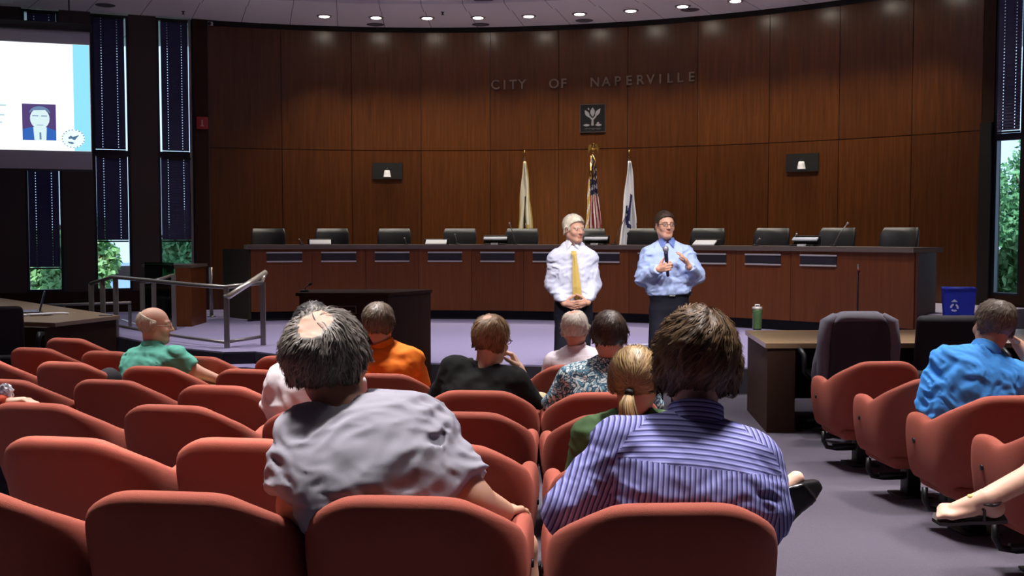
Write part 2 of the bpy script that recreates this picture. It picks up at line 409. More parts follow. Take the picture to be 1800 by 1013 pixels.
# house with pale shingled roof outside the right window
t = thing('house', 'pale shingled house roof outside the right-hand window', 'house', pl_(XR, -3.9, 8.6))
t.rotation_euler = (0, 0, -aR)
m = MB(); m.box((-4, 0, 0), (4, 5, 2.7)); m.build('walls', mat('house_siding', (225,228,232), .7, .05, 4), t)
m = MB(); m.add([(-4.4,-.5,2.6),(4.4,-.5,2.6),(4.4,2.5,4.5),(-4.4,2.5,4.5),(4.4,5.5,2.6),(-4.4,5.5,2.6),(-4.4,-.5,2.45),(4.4,-.5,2.45),(4.4,5.5,2.45),(-4.4,5.5,2.45)],
    [(0,1,2,3),(3,2,4,5),(6,7,1,0),(8,9,5,4),(9,6,0,3,5),(7,8,4,2,1),(9,8,7,6)])
rm = mat('pale_shingle', (205,210,222), .8, .12, 6, stretch=(1,1,14)); m.build('roof', rm, t)
m = MB()
for x in (-2.4, .4, 2.6): m.box((x, -.03, .9), (x+.9, .02, 2.1))
m.build('windows', M['glass'], t)
# pale blue car beyond the middle left window
struct(MB().box((-3.2, 12.8, -3.4), (7.5, 22, -.75), 0, XL).build('ground_terrace', mat('asphalt', (150,152,160), .9, .1, 30)))
p = pl_(XL, winsL[1][0]+.1, 15.0, -.75)
t = thing('car', 'pale blue parked car beyond the middle window of the left wall', 'car', p, -aL+.25)
cb = mat('car_paint', (170,200,245), .25, .04, 2)
prof = [(-2.1,.35),(-2.15,.75),(-1.9,.98),(-1.15,1.05),(-.65,1.5),(.75,1.52),(1.35,1.05),(2.05,.9),(2.15,.5),(2.1,.35)]
m = MB(); m.prism([(x, z) for x, z in prof], -.85, .85, X=Matrix.Rotation(PI/2, 4, 'X')); m.build('car_body', cb, t)
m = MB()
for s in (-1, 1): m.box((-.6, s*.86-.01, 1.08), (.9, s*.86+.01, 1.42))
m.build('car_windows', M['black'], t)
for x in (-1.3, 1.3):
    for s in (-.78, .78):
        MB().lathe([(.02,-.1),(.32,-.1),(.34,0),(.32,.1),(.02,.1)], 18, X=T(x, s, .33, rx=PI/2)).build('wheel', M['black'], t)
# ================================================================ CEILING FIXTURES
lens_warm = emis('downlight_lens', (255,244,225), 14)
lens_cool = emis('downlight_lens_cool', (244,246,255), 16)
trim_m = mat('downlight_trim', (150,140,145), .5)
ES = .5
def downlight(p, lens, label, group, watts, r=.1, spot=1.9):
    t = thing('downlight', label, 'ceiling light', p, 0, group)
    m = MB().lathe([(r, -.0), (r+.035, -.0), (r+.03, -.014), (r, -.014)], 24); m.build('trim_ring', trim_m, t)
    MB().lathe([(.01, -.02), (r*.8, -.02), (r*.98, -.008), (r*.98, -.001), (.01, -.001)], 20).build('lens', lens, t)
    if watts:
        l = bpy.data.lights.new('bulb', 'SPOT'); l.energy = watts; l.spot_size = spot; l.spot_blend = .7; l.shadow_soft_size = .09; l.color = (1, .9, .74)
        o = bpy.data.objects.new('bulb', l); C.objects.link(o); o.parent = t; o.location = (0, 0, -.06)
    return t
row1 = [570, 658, 752, 842, 933, 1019, 1110, 1200, 1290, 1385, 1480, 1590]
ys1 = [32, 35, 35, 35, 31, 26, 19, 12, 3, -12, -30, -52]
ordn = ['first', 'second', 'third', 'fourth', 'fifth', 'sixth', 'seventh', 'eighth', 'ninth']
a0_, a1_ = apx(570, 10.25, 32), apx(1200, 10.25, 12)
for i in range(12):
    a = a0_+(a1_-a0_)*i/7; p = pol(a, 10.25, CEIL)
    lab = ('small round downlight near the veneer wall, %s from the left in its row' % ordn[i]) if i < 9 else 'round downlight of the wall row, beyond the top of the photo on the right'
    downlight(p, lens_warm, lab, 'downlights along the veneer wall', 75, .1, 1.5)
for x, y, n_ in ((500, 0, 'left-hand'), (747, 8, 'middle'), (988, 0, 'right-hand')):
    p = G(x, y, CEIL); downlight(p, lens_cool, n_+' of the three brighter downlights at the top of the photo', 'brighter downlights farther from the wall', 30, .13, 2.2)
vent_m = mat('vent_grey', (92,84,90), .7)
for x, y, lab in ((660,43,'below the second downlight from the left'), (845,43,'below the fourth downlight from the left'), (1027,36,'beside the sixth downlight from the left'), (1213,17,'beside the eighth downlight from the left'), (850,0.5,'at the top edge of the photo, left of centre'), (185,9,'at the far left of the ceiling')):
    p = G(x, y, CEIL); t = thing('ceiling_speaker', 'round grey ceiling speaker grille '+lab, 'ceiling speaker', p, 0, 'round grilles in the ceiling')
    MB().lathe([(.02,-.012),(.13,-.012),(.16,-.004),(.16,-.0005),(.02,-.0005)], 22).build('grille', vent_m, t)
for x, y, lab in ((778,21,'near the middle of the ceiling'), (322,20,'near the left of the ceiling')):
    p = G(x, y, CEIL); t = thing('sprinkler', 'small dark sprinkler head '+lab, 'sprinkler', p, 0, 'sprinkler heads')
    MB().lathe([(.03,0),(.03,-.01),(.012,-.012),(.012,-.04),(.028,-.045),(.028,-.05)], 12).build('head', M['black'], t)
p = G(366, 40, CEIL-.02); t = thing('security_camera', 'small white security camera at the left end of the veneer wall', 'camera', (p.x, p.y, CEIL), .4)
m = MB().box((-.06,-.06,-.02), (.06,.06,0), bev=.006); m.build('mount', M['white'], t)
m = MB().box((-.07,-.16,-.11), (.07,.1,-.02), bev=.02); m.build('housing', M['white'], t)
MB().lathe([(.01,0),(.03,0),(.03,.02),(.01,.02)], 14, X=T(0,-.18,-.065,rx=-PI/2)).build('camera_lens', M['black'], t)
# ================================================================ THINGS ON THE VENEER WALL
metal_letter = mat('metal_letter', (150,130,112), .35, .05, metal=.7)
t = thing('wall_lettering', 'raised metal lettering CITY OF NAPERVILLE on the veneer wall', 'lettering')
LET = [('C',871,150),('I',887,150),('T',902,149.5),('Y',918,149),('O',974,148),('F',991,147.5),('N',1046,145.5),('A',1066,144.5),('P',1086,143.5),('E',1106,142.5),('R',1126,141.5),('V',1144,140.5),('I',1161,139.5),('L',1178,138.5),('L',1196,137.5),('E',1216,136)]
zlet = [onarc(x, y, RW)[1] for _, x, y in LET]; zmean = sum(zlet)/len(zlet)
for (ch, x, y) in LET:
    cu = bpy.data.curves.new('letter', 'FONT'); cu.body = ch; cu.size = .235; cu.extrude = .012; cu.align_x = 'CENTER'; cu.align_y = 'CENTER'; cu.offset = .003
    o = bpy.data.objects.new('tmp', cu); C.objects.link(o)
    dg = bpy.context.evaluated_depsgraph_get(); me = bpy.data.meshes.new_from_object(o.evaluated_get(dg)); bpy.data.objects.remove(o)
    me.materials.clear(); me.materials.append(metal_letter); me.name = 'letter'
    q = bpy.data.objects.new('letter', me); C.objects.link(q); q.parent = t
    a = apx(x, RW, y); z = onarc(x, y, RW)[1]
    q.location = pol(a, RW-.016, z); q.rotation_euler = (PI/2, 0, -a)
a, z = onarc(1042, 208, RW)
t = thing('wall_plaque', 'square dark plaque with pale tree emblem under the metal lettering', 'plaque', pol(a, RW-.02, z), -a)
hs = .225
MB().box((-hs,0,-hs*1.08), (hs,.02,hs*1.08)).build('plate', mat('plaque_black', (16,16,20), .4), t)
fm = mat('plaque_edge', (105,95,90), .35, metal=.6); m = MB()
for lo, hi in (((-hs-.012,-.006,-hs*1.08-.012),(-hs,.02,hs*1.08+.012)), ((hs,-.006,-hs*1.08-.012),(hs+.012,.02,hs*1.08+.012)), ((-hs,-.006,-hs*1.08-.012),(hs,.02,-hs*1.08)), ((-hs,-.006,hs*1.08),(hs,.02,hs*1.08+.012))): m.box(lo, hi)
m.build('plaque_frame', fm, t)
em = mat('emblem_grey', (140,138,142), .5); m = MB(); RX = Matrix.Rotation(PI/2, 4, 'X')
def leaf(cx, cz, L_, w_, ang, mm):
    pts = []
    for k in range(16):
        s = k/15; pts.append((-L_/2+L_*s, w_*math.sin(PI*s)))
    for k in range(14, 0, -1):
        s = k/15; pts.append((-L_/2+L_*s, -w_*math.sin(PI*s)))
    c_, s_ = math.cos(ang), math.sin(ang)
    mm.prism([(cx+c_*x-s_*z, cz+s_*x+c_*z) for x, z in pts], 0, .008, X=RX)
leaf(0, .11, .17, .042, PI/2, m); leaf(.095, .1, .17, .034, PI*.31, m); leaf(-.1, .08, .16, .034, PI*.68, m); leaf(-.075, .17, .05, .014, PI*.62, m)
m.prism([(-.022,-.135),(.022,-.135),(.018,-.03),(.075,.03),(.055,.045),(.0,-.005),(-.055,.045),(-.075,.03),(-.018,-.03)], 0, .008, X=RX)
leaf(-.11, -.125, .13, .022, 0, m); leaf(.11, -.125, .13, .022, 0, m); leaf(.1, -.09, .05, .016, .3, m)
m.build('emblem', em, t)
m = MB()
for k, (x0, x1) in enumerate(((-.15,-.09),(-.08,-.03),(-.02,.05),(.06,.15))): m.box((x0,-.004,-.19),(x1,0,-.178)); m.box((x0+.01,-.004,-.212),(x1-.012,0,-.204))
m.build('caption_strokes', mat('caption_grey', (80,78,82), .5), t)
for x, y, lab in ((681,301,'black wall niche with a white camera left of the flags'), (1411,286,'black wall niche with a white camera right of the flags')):
    a, z = onarc(x, y, RW)
    t = thing('wall_camera', lab, 'wall camera', pol(a, RW-.03, z), -a, 'camera niches on the veneer wall')
    m = MB(); m.box((-.275,0,-.15),(.275,.03,.15)); m.build('niche', mat('niche_black', (6,6,8), .7), t)
    MB().lathe([(.03,.07),(.045,.07),(.06,.0),(.068,-.05),(.075,-.055),(.02,-.055)], 18, X=T(.0 if x < 1000 else .02,-.09,-.06)).build('camera_body', M['white'], t)
    MB().tube([(0,.0,.05),(0,-.09,.03),(0,-.09,.0)], .012, 8).build('bracket', M['black'], t)
# fire alarm pull box on the dark trim
u_, z = uL(354, 217); q = XL @ Vector((.13, -.06, z))
t = thing('fire_alarm', 'small red fire alarm box at the left end of the wall', 'fire alarm', q, -aL)
MB().box((-.1,-.05,-.11),(.1,0,.11), bev=.012).build('box', mat('alarm_red', (150,30,30), .5), t)
m = MB(); m.box((-.012,-.056,-.05),(.012,-.05,.05)); m.box((-.03,-.056,-.06),(.03,-.05,-.045)); m.build('alarm_mark', mat('alarm_white', (190,150,145), .5), t)
# ================================================================ PROJECTION SCREEN
pR, pLf = P(160, 180, 17.4), P(0, 180, 17.0)
ud = Vector((pLf.x-pR.x, pLf.y-pR.y, 0)).normalized()
rz_ = math.atan2(-ud.y, -ud.x)
base = Vector((pR.x, pR.y, 0))
def spx(x, y):
    d = ray(x, y); den = d.x*ud.y-d.y*ud.x; t_ = (base.x*ud.y-base.y*ud.x)/den
    q = Vector((d.x*t_, d.y*t_)); return -((q.x-base.x)*ud.x+(q.y-base.y)*ud.y), CAMZ+d.z*t_
W_ = 2.75
z_top = spx(100, 54)[1]; z_bot = spx(100, 299)[1]; i0 = spx(100, 77)[1]; i1 = spx(100, 265)[1]
t = thing('projection_screen', 'large projection screen showing a white slide at the left edge', 'projection screen', base, rz_)
MB().box((-W_, -.004, z_bot), (0, .004, z_top)).build('screen_cloth', mat('screen_cloth', (188,186,196), .8, .03), t)
MB().box((-W_-.05, -.05, z_top), (.03, .07, z_top+.13), bev=.01).build('screen_case', M['black'], t)
MB().tube([(-W_, 0, z_bot), (0, 0, z_bot)], .016, 10).build('bottom_bar', M['black'], t)
for x in (-W_+.3, -.3): MB().tube([(x, 0, z_top+.1), (x, 0, CEIL)], .012, 8).build('hanger', M['black'], t)
sl = MB().box((-W_+.08, -.008, i1), (-.012, -.005, i0)).build('slide', emis('slide_white', (246,253,255), .62), t)
xb = spx(129, 150)[0]
MB().box((xb, -.0095, i1+.002), (-.014, -.008, i0-.002)).build('slide_band', emis('slide_cyan', (150,232,255), .5), sl)
x0, z0 = spx(40, 246); x1, z1 = spx(98, 184)
por = MB().box((x0, -.010, z0), (x1, -.008, z1)).build('slide_portrait', emis('portrait_ground', (92,72,130), .45), sl)
cx_, w2, h2 = (x0+x1)/2, x1-x0, z1-z0
m = MB(); m.prism([(x0+.005, z0), (x1-.005, z0), (x1-.005, z0+h2*.27), (cx_+w2*.25, z0+h2*.36), (cx_-w2*.22, z0+h2*.36), (x0+.005, z0+h2*.3)], 0.010, .0115, X=RX); m.build('portrait_suit', emis('portrait_suit', (58,110,200), .45), sl)
m = MB(); m.prism([(cx_-w2*.15, z0), (cx_+w2*.2, z0), (cx_+w2*.22, z0+h2*.36), (cx_-w2*.18, z0+h2*.36)], 0.0115, .0125, X=RX)
m.prism([(cx_+w2*(.02+.29*math.cos(k*PI/10)), z0+h2*(.60+.29*math.sin(k*PI/10))) for k in range(20)], 0.0125, .0135, X=RX); m.build('portrait_face', emis('portrait_face', (225,250,252), .48), sl)
m = MB(); m.prism([(cx_+w2*(.02+.31*math.cos(PI*k/12)), z0+h2*(.74+.2*math.sin(PI*k/12))) for k in range(13)]+[(cx_-w2*.2, z0+h2*.82), (cx_+w2*.2, z0+h2*.84)], 0.0135, .0145, X=RX)
pd_ = emis('portrait_dark', (120,150,190), .42); m.build('portrait_hair', pd_, sl)
for nm, xa, xb, za, zb2 in (('portrait_eye', -.2, -.02, .66, .685), ('portrait_eye', .06, .24, .66, .685), ('portrait_mouth', -.08, .12, .41, .425)):
    MB().box((cx_+w2*xa, -.0155, z0+h2*za), (cx_+w2*xb, -.0145, z0+h2*zb2)).build(nm, pd_, sl)
MB().prism([(cx_, z0+h2*.02), (cx_+w2*.06, z0+h2*.02), (cx_+w2*.05, z0+h2*.22), (cx_, z0+h2*.22)], 0.0125, .0135, X=RX).build('portrait_tie', pd_, sl)
sx, sz = spx(129, 244); sr = .175; m = MB()
m.prism([(sx+sr*math.cos(2*PI*k/32), sz+sr*.85*math.sin(2*PI*k/32)) for k in range(32)], .0095, .0105, X=RX); seal = m.build('slide_seal', emis('seal_white', (232,252,255), .55), sl)
m = MB()
for k in range(40):
    if k % 2: continue
    a = 2*PI*k/40; a2 = a+.11; m.prism([(sx+r_*math.cos(q_), sz+.85*r_*math.sin(q_)) for r_, q_ in ((sr*.9, a), (sr*.99, a), (sr*.99, a2), (sr*.9, a2))], .0105, .0115, X=RX)
leafs = m; 
m.prism([(sx+sr*x, sz+sr*z) for x, z in ((-.45,.05),(-.2,.3),(-.05,.15),(.35,.3),(.5,.32),(.3,.08),(.15,-.12),(0,-.1),(-.15,.0),(-.35,-.05))], .0105, .0115, X=RX)
m.prism([(sx+sr*x, sz+sr*z) for x, z in ((-.5,-.28),(-.1,-.3),(.1,-.42),(-.1,-.5),(-.4,-.42))], .0105, .0115, X=RX)
m.build('seal_drawing', emis('seal_ink', (96,130,165), .42), sl)
m = MB()
for yy, xe in ((185, 11), (202, 8), (215, 4)):
    xx, zz = spx(xe, yy); m.box((xx-.25, -.0095, zz-.012), (xx, -.008, zz+.012))
m.build('slide_text', emis('slide_text', (190,222,232), .5), sl)
# ================================================================ DAIS
aD0, aD1 = apx(440, RD, 435), apx(1608, RD, 440)
zct = onarc(800, 430.5, RD)[1]
t = thing('dais', 'long curved wooden council dais on the stage', 'dais')
a5, a14 = apx(500, RD, 450), apx(1439, RD, 456); st_ = (a14-a5)/10
pan = MB(); rnd = random.Random(9)
bnd = [aD0]+[a5+st_*(k+.5) for k in range(10)]+[aD1]
for i in range(len(bnd)-1):
    pan.arc(bnd[i]+.0004, bnd[i+1]-.0004, RD, RD+.03, .42, zct-.065, 6, 0, tone=rnd.uniform(.2, .9))
pan.arc(aD0, aD1, RD+.012, RD+.05, .42, zct-.065, 40, 1)
pan.build('front_panels', [M['dais_wood'], M['groove']], t)
MB().arc(aD0+.002, aD1-.002, RD+.1, RD+.4, .272, .42, 40).build('toe_kick', M['toe'], t)
MB().arc(aD0-.006, aD1+.001, RD-.04, RD+.62, zct-.065, zct, 60).build('countertop', M['counter'], t)
# end returns run back from the ends
for a, px, yb, sgn in ((aD0, 402, 548, -1), (aD1, 1640, 560, 1)):
    p0 = pol(a, RD+.02)
    if sgn < 0: p1 = p0+Vector((-.58, .66, 0))
    else: p1 = P(1641, 500, p0.y+.95); p1.z = 0
    d = (p1-p0).normalized(); n_ = Vector((-d.y, d.x, 0))*(.03*sgn*-1)
    m = MB(); m.prism([(p0.x, p0.y), (p1.x, p1.y), (p1.x+n_.x, p1.y+n_.y), (p0.x+n_.x, p0.y+n_.y)], .42 if sgn > 0 else .30, zct-.066)
    m.build('end_panel', mat('end_panel_brown', (84,46,26), .6, .1, spec=.2) if sgn > 0 else mat('end_panel_olive', (66,60,48), .85, .1, spec=.15), t)
# nameplate holders: each lifts off the dais front
slot = mat('plate_slot', (42,40,46), .35)
for k in range(11):
    a = a5+st_*k; zz0 = onarc(800, 460, RD)[1]; zz1 = onarc(800, 443, RD)[1]
    q = thing('nameplate_holder', 'dark nameplate holder with silver rails, %s from the left on the dais' % (['first','second','third','fourth','fifth','sixth','seventh','eighth','ninth','tenth','eleventh'][k]), 'nameplate holder', pol(a, RD-.004, (zz0+zz1)/2), -a, 'nameplate holders on the dais')
    h_ = (zz1-zz0)/2
    MB().box((-.27,-.012,-h_+.01),(.27,0,h_-.01)).build('plate', slot, q)
    MB().box((-.275,-.02,h_-.018),(.275,0,h_+.004)).build('rail', M['silver'], q)
    MB().box((-.275,-.02,-h_-.004),(.275,0,-h_+.018)).build('rail', M['silver'], q)
# ---- leather chairs behind the dais
def exec_chair():
    t = thing('office_chair', 'x', 'office chair', (0,0,0), 0, 'black leather chairs behind the dais')
    MB().box((-.26,-.25,.42),(.26,.25,.53), bev=.045, seg=3).build('seat', M['leather'], t)
    m = MB(); n = 12; v, f = [], []
    for j in range(9):
        s = j/8; z = .50+s*.66
        wd = .245+.04*min(1, s*1.6) ; wd *= (1-.10*max(0, (s-.84)/.16)**2)
        th = .045+.03*math.sin(PI*s); yb = .22+.12*s**1.3
        if s > .9: th *= .75
        for k in range(2*n):
            a = 2*PI*k/(2*n); cx_ = math.copysign(abs(math.cos(a))**.45, math.cos(a)); sy = math.copysign(abs(math.sin(a))**.6, math.sin(a))
            x = wd*cx_; v.append((x, yb+th*sy-.12*(x/.28)**2, z))
    for j in range(8):
        for k in range(2*n): f.append((j*2*n+k, j*2*n+(k+1)%(2*n), (j+1)*2*n+(k+1)%(2*n), (j+1)*2*n+k))
    f.append(tuple(range(2*n))[::-1]); f.append(tuple(8*2*n+k for k in range(2*n)))
    m.add(v, f, 0, True); m.build('backrest', M['leather'], t)
    for s in (-1, 1):
        m = MB(); m.tube([(s*.27,.12,.46),(s*.31,.12,.6),(s*.31,.08,.67),(s*.31,-.18,.67)], .02, 8); m.build('armrest', M['black'], t)
    m = MB(); m.lathe([(.03,.12),(.03,.42),(.02,.42)], 12)
    for k in range(5):
        a = 2*PI*k/5; m.tube([(0,0,.12),(math.cos(a)*.3,math.sin(a)*.3,.06)], [.03,.018], 8); m.lathe([(.01,0),(.03,.005),(.03,.05),(.01,.055)], 10, X=T(math.cos(a)*.3,math.sin(a)*.3,0))
    m.build('base', M['black'], t); return t
ex = exec_chair()
chx = [473, 584, 692, 806, 914, 1030, 1127, 1237, 1348, 1461, 1569]
names = ['first', 'second', 'third', 'fourth', 'fifth', 'sixth', 'seventh', 'eighth', 'ninth', 'tenth', 'eleventh']
for i, x in enumerate(chx):
    R_ = RD+1.02; a = apx(x, R_, 415); p = pol(a, R_, .57)
    lab = 'black leather chair behind the dais, %s from the left%s' % (names[i], {0: ' at the dais end', 4: ' in front of the cream flag', 5: ' behind the white-haired speaker', 6: ' beside the man with the microphone', 10: ' at the right end'}.get(i, ''))
    if i == 0: o = ex; o.location = p; o.rotation_euler = (0, 0, -a); o['label'] = lab
    else: copy_tree(ex, None, p, -a, lab)
# ---- things lying on the counter
def on_counter(x, dr, y=432): 
    a = apx(x, RD+dr, y); return pol(a, RD+dr, zct), -a
pap = mat('paper', (232,234,240), .7, .03)
for x, kind, lab in ((563, 0, 'in front of the second leather chair'), (767, 0, 'left of the fourth leather chair'), (871, 1, 'left of the fifth leather chair'), (1048, 1, 'right of the white-haired speaker'), (1240, 0, 'right of the man with the microphone'), (1416, 1, 'left of the tenth leather chair')):
    p, r = on_counter(x, .28)
    if kind:
        t = thing('monitor', 'tilted grey desk monitor on the dais '+lab, 'monitor', p, r, 'desk monitors on the dais')
        MB().box((-.16,-.1,0),(.16,.12,.02), bev=.008).build('stand', M['black'], t)
        MB().box((-.2,.03,.02),(.2,.07,.15), bev=.01).build('rear_shell', M['black'], t)
        MB().box((-.19,-.035,-.012),(.19,.035,.012), bev=.006, X=T(0,-.02,.10,rx=.6)).build('panel', mat('monitor_grey', (196,200,216), .5), t)
        MB().box((-.05,-.16,0),(.05,-.08,.03)).build('card', pap, t)
    else:
        t = thing('document_box', 'low white document stack on the dais '+lab, 'documents', p, r, 'document stacks on the dais')
        MB().box((-.17,-.1,-.012),(.17,.1,.012), bev=.006, X=T(0,-.02,.045,rx=.42)).build('papers', pap, t)
        MB().box((-.2,.03,0),(.2,.15,.095), bev=.01).build('folder', M['leather'], t)
for x, y, xt, yt, lab in ((530,430,526,421,'near the second leather chair'), (714,430,711,419,'near the third leather chair'), (803,430,800,413,'near the fourth leather chair'), (906,430,896,394,'near the fifth leather chair'), (1080,431,1100,380,'between the speakers'), (1328,432,1335,420,'near the ninth leather chair'), (1465,434,1489,394,'near the tenth leather chair'), (1393,434,1400,412,'left of the tenth leather chair')):
    p, r = on_counter(x, .3)
    q = P(xt, yt, p.y-.05)
    t = thing('gooseneck_microphone', 'thin gooseneck microphone on the dais '+lab, 'microphone', p, 0, 'gooseneck microphones on the dais')
    MB().lathe([(.01,0),(.05,.002),(.045,.02),(.01,.022)], 14).build('base', M['black'], t)
    e = q-p; MB().tube([(0,0,.02), e*.5+Vector((-.03*e.x,0,.03)), e], [.008,.007,.007], 8).build('stem', M['darksteel'], t)
    MB().tube([e, e*1.08], [.014,.012], 8).build('capsule', M['silver'], t)
# ================================================================ FLAGS
def flag(x, ytop, Yd, ztop_extra, label, kind):
    p = P(x, ytop, Yd); zt_ = p.z
    t = thing('flag', label, 'flag', (p.x, p.y, .57), 0, 'flags behind the dais'); H = zt_-.57
    MB().lathe([(.02,0),(.14,.0),(.15,.02),(.1,.05),(.03,.07),(.02,.09)], 18).build('flag_base', M['brass'], t)
    MB().tube([(0,0,.05),(0,0,H-.12)], .014, 10).build('pole', M['dark_wood'] if kind != 'us' else M['brass'], t)
    m = MB()
    if kind == 'us':
        m.lathe([(.01,-.16),(.03,-.15),(.012,-.12),(.035,-.1),(.04,-.08),(.01,-.075)], 12, X=T(0,0,H))
        v0 = T(0,0,H)
        m.tube([(0,0,H-.075),(.0,-.0,H-.04),(.005,-.02,H-.0),(.0,-.04,H+.015)], [.02,.035,.022,.012], 8)
        for s in (-1, 1):
            m.add([(s*.01,.01,H-.08),(s*.02,.0,H-.01),(s*.055,-.01,H+.01),(s*.085,0,H-.02),(s*.095,.0,H-.08),(s*.085,.0,H-.16),(s*.065,.0,H-.11),(s*.04,.01,H-.09)], [tuple(range(8))], 0, False)
    else: m.lathe([(.012,-.13),(.022,-.12),(.012,-.09),(.02,-.07),(.024,-.05),(.015,-.03),(.004,-.0)], 12, X=T(0,0,H))
    m.build('finial', M['brass'], t)
    # gathered cloth hanging from the upper pole
    n, k = 40, 44; v, f, uv = [], [], []
    zc0, zc1 = H-.2, H-.2-1.75
    seed = {'us': 1.3, 'cream': .2, 'white': 2.6}[kind]
    for j in range(n+1):
        s = j/n; z = zc0+(zc1-zc0)*s
        wl, wr = {'us': (-.05-.10*s, .02+.17*s), 'cream': (-.02-.12*s**.7*(1 if s < .55 else 1), .03+.16*s**.8), 'white': (-.02-.17*s**.9, .03+.15*s**.8)}[kind]
        if kind == 'us': wl = -.05-.12*s
        for i in range(k+1):
            q = i/k; x_ = wl+(wr-wl)*q
            y_ = (.02+.05*s)*math.sin(q*PI*5+seed+s*1.2)+.012*math.sin(q*17+s*9+seed)-.03
            sag = .05*s*math.sin(q*PI*2+seed)
            v.append((x_+.008*math.sin(s*14+q*6), y_, z-sag)); uv.append((q, s))
    mi = []
    rr = random.Random(3)
    for j in range(n):
        for i in range(k):
            f.append((j*(k+1)+i, j*(k+1)+i+1, (j+1)*(k+1)+i+1, (j+1)*(k+1)+i)); q, s = (i+.5)/k, (j+.5)/n
            if kind == 'us':
                if q < .2: c_ = 3 if (s < .75 and math.sin(s*42+q*20) > -.5) else 1
                elif s < .40: c_ = 2 if not (math.sin(q*34+1) > .35 and math.sin(s*75+math.floor(q*5)) > .3) else 1
                else: c_ = 0 if (int((q-s*.15)*9) % 2) else 1
            elif kind == 'cream':
                c_ = 1
                if abs(q-.48) < .09 and .36 < s < .63: c_ = 2
                elif abs(q-.5) < .22 and .66 < s < .8 and math.sin(q*40)*math.sin(s*60) > -.3: c_ = 3
                elif q < .07 or q > .95: c_ = 3
            else:
                c_ = 1
                if .33 < s < .6 and abs((q-.52)-(.5-s)*.8) < .12: c_ = 2
                elif .45 < s < .66 and abs((q-.3)+(.5-s)*.9) < .08: c_ = 2
                elif .6 < s < .76 and abs(q-.52) < .13 and math.sin(s*70) > -.2: c_ = 2
                elif q > .93 and s > .6: c_ = 2
            mi.append(c_)
    m = MB(); m.add(v, f, 0, True); m.mi = mi
    cols = {'us': ((150,42,46),(225,215,212),(24,26,58),(200,165,80)), 'cream': ((0,0,0),(246,240,214),(92,84,52),(205,170,70)), 'white': ((0,0,0),(244,244,248),(38,42,96),(200,200,210))}[kind]
    ms = [mat('flag_%s_%d' % (kind, i_), c_, .8, .06, 60) for i_, c_ in enumerate(cols)]
    o = m.build('flag_cloth', ms, t)
    md = o.modifiers.new('thick', 'SOLIDIFY'); md.thickness = .006
    if kind == 'us':
        m = MB(); m.tube([(-.02,-.06,H-.18),(.03,-.09,H-.3),(-.01,-.09,H-.5),(.02,-.09,H-.62)], .013, 6); m.tube([(-.045,-.06,H-.32),(-.05,-.08,H-.62)], [.02,.028], 6); m.build('tassel', M['brass'], t)
    return t
flag(922, 264, 18.9, 0, 'cream flag with dark and gold emblem, left of the three flags', 'cream')
flag(1043, 254, 19.0, 0, 'striped national flag with gold eagle finial, middle of the three flags', 'us')
flag(1106, 263, 18.6, 0, 'white flag with dark blue marks, right of the three flags', 'white')
# ================================================================ STAGE FURNITURE, RAILS, TABLES
def pline(pts): return [Vector(p) for p in pts]
t = thing('lectern', 'dark wooden lectern with an angled side wing in front of the stage', 'lectern')
Yl = 10.35
A_, B_, C_ = P(526, 515, Yl), P(682, 515, Yl), P(757, 535, Yl+.62)
zt_ = A_.z
lp = [(A_.x, A_.y), (B_.x, B_.y), (C_.x, C_.y), (C_.x-.05, C_.y+.03), (B_.x-.03, B_.y+.04), (A_.x, A_.y+.04)]
m = MB(); m.prism(lp, 0, zt_-.03)
m.prism([(A_.x, A_.y+.04), (A_.x+.04, A_.y+.04), (A_.x+.04, A_.y+.6), (A_.x, A_.y+.6)], 0, zt_-.03); m.build('body', M['dark_wood'], t)
m = MB(); m.prism([(A_.x-.03, A_.y-.03), (B_.x+.02, B_.y-.03), (C_.x+.02, C_.y-.02), (C_.x-.2, C_.y+.05), (A_.x-.03, A_.y+.64)], zt_-.03, zt_); m.build('lectern_top', M['dark_wood'], t)
q0, q1 = P(578, 552, Yl-.02), P(626, 538, Yl-.02)
m = MB(); w_ = .008
for lo, hi in (((q0.x, Yl-.012, q0.z), (q0.x+w_, Yl, q1.z)), ((q1.x-w_, Yl-.012, q0.z), (q1.x, Yl, q1.z)), ((q0.x, Yl-.012, q1.z-w_), (q1.x, Yl, q1.z)), ((q0.x, Yl-.012, q0.z), (q1.x, Yl, q0.z+w_))): m.box(lo, hi)
m.build('plate_outline', mat('plate_line', (95,85,80), .5), t)
p = P(535, 512, Yl+.2); p.z = zt_
t = thing('gooseneck_microphone', 'thin gooseneck microphone on the dark wooden lectern', 'microphone', p)
MB().lathe([(.01,0),(.045,.002),(.04,.018),(.01,.02)], 14).build('base', M['black'], t)
MB().tube([(0,0,.015),(.01,0,.04),(.05,-.02,.07)], .006, 8).build('stem', M['darksteel'], t)
MB().tube([(.05,-.02,.07),(.075,-.03,.085)], .012, 8).build('capsule', M['black'], t)
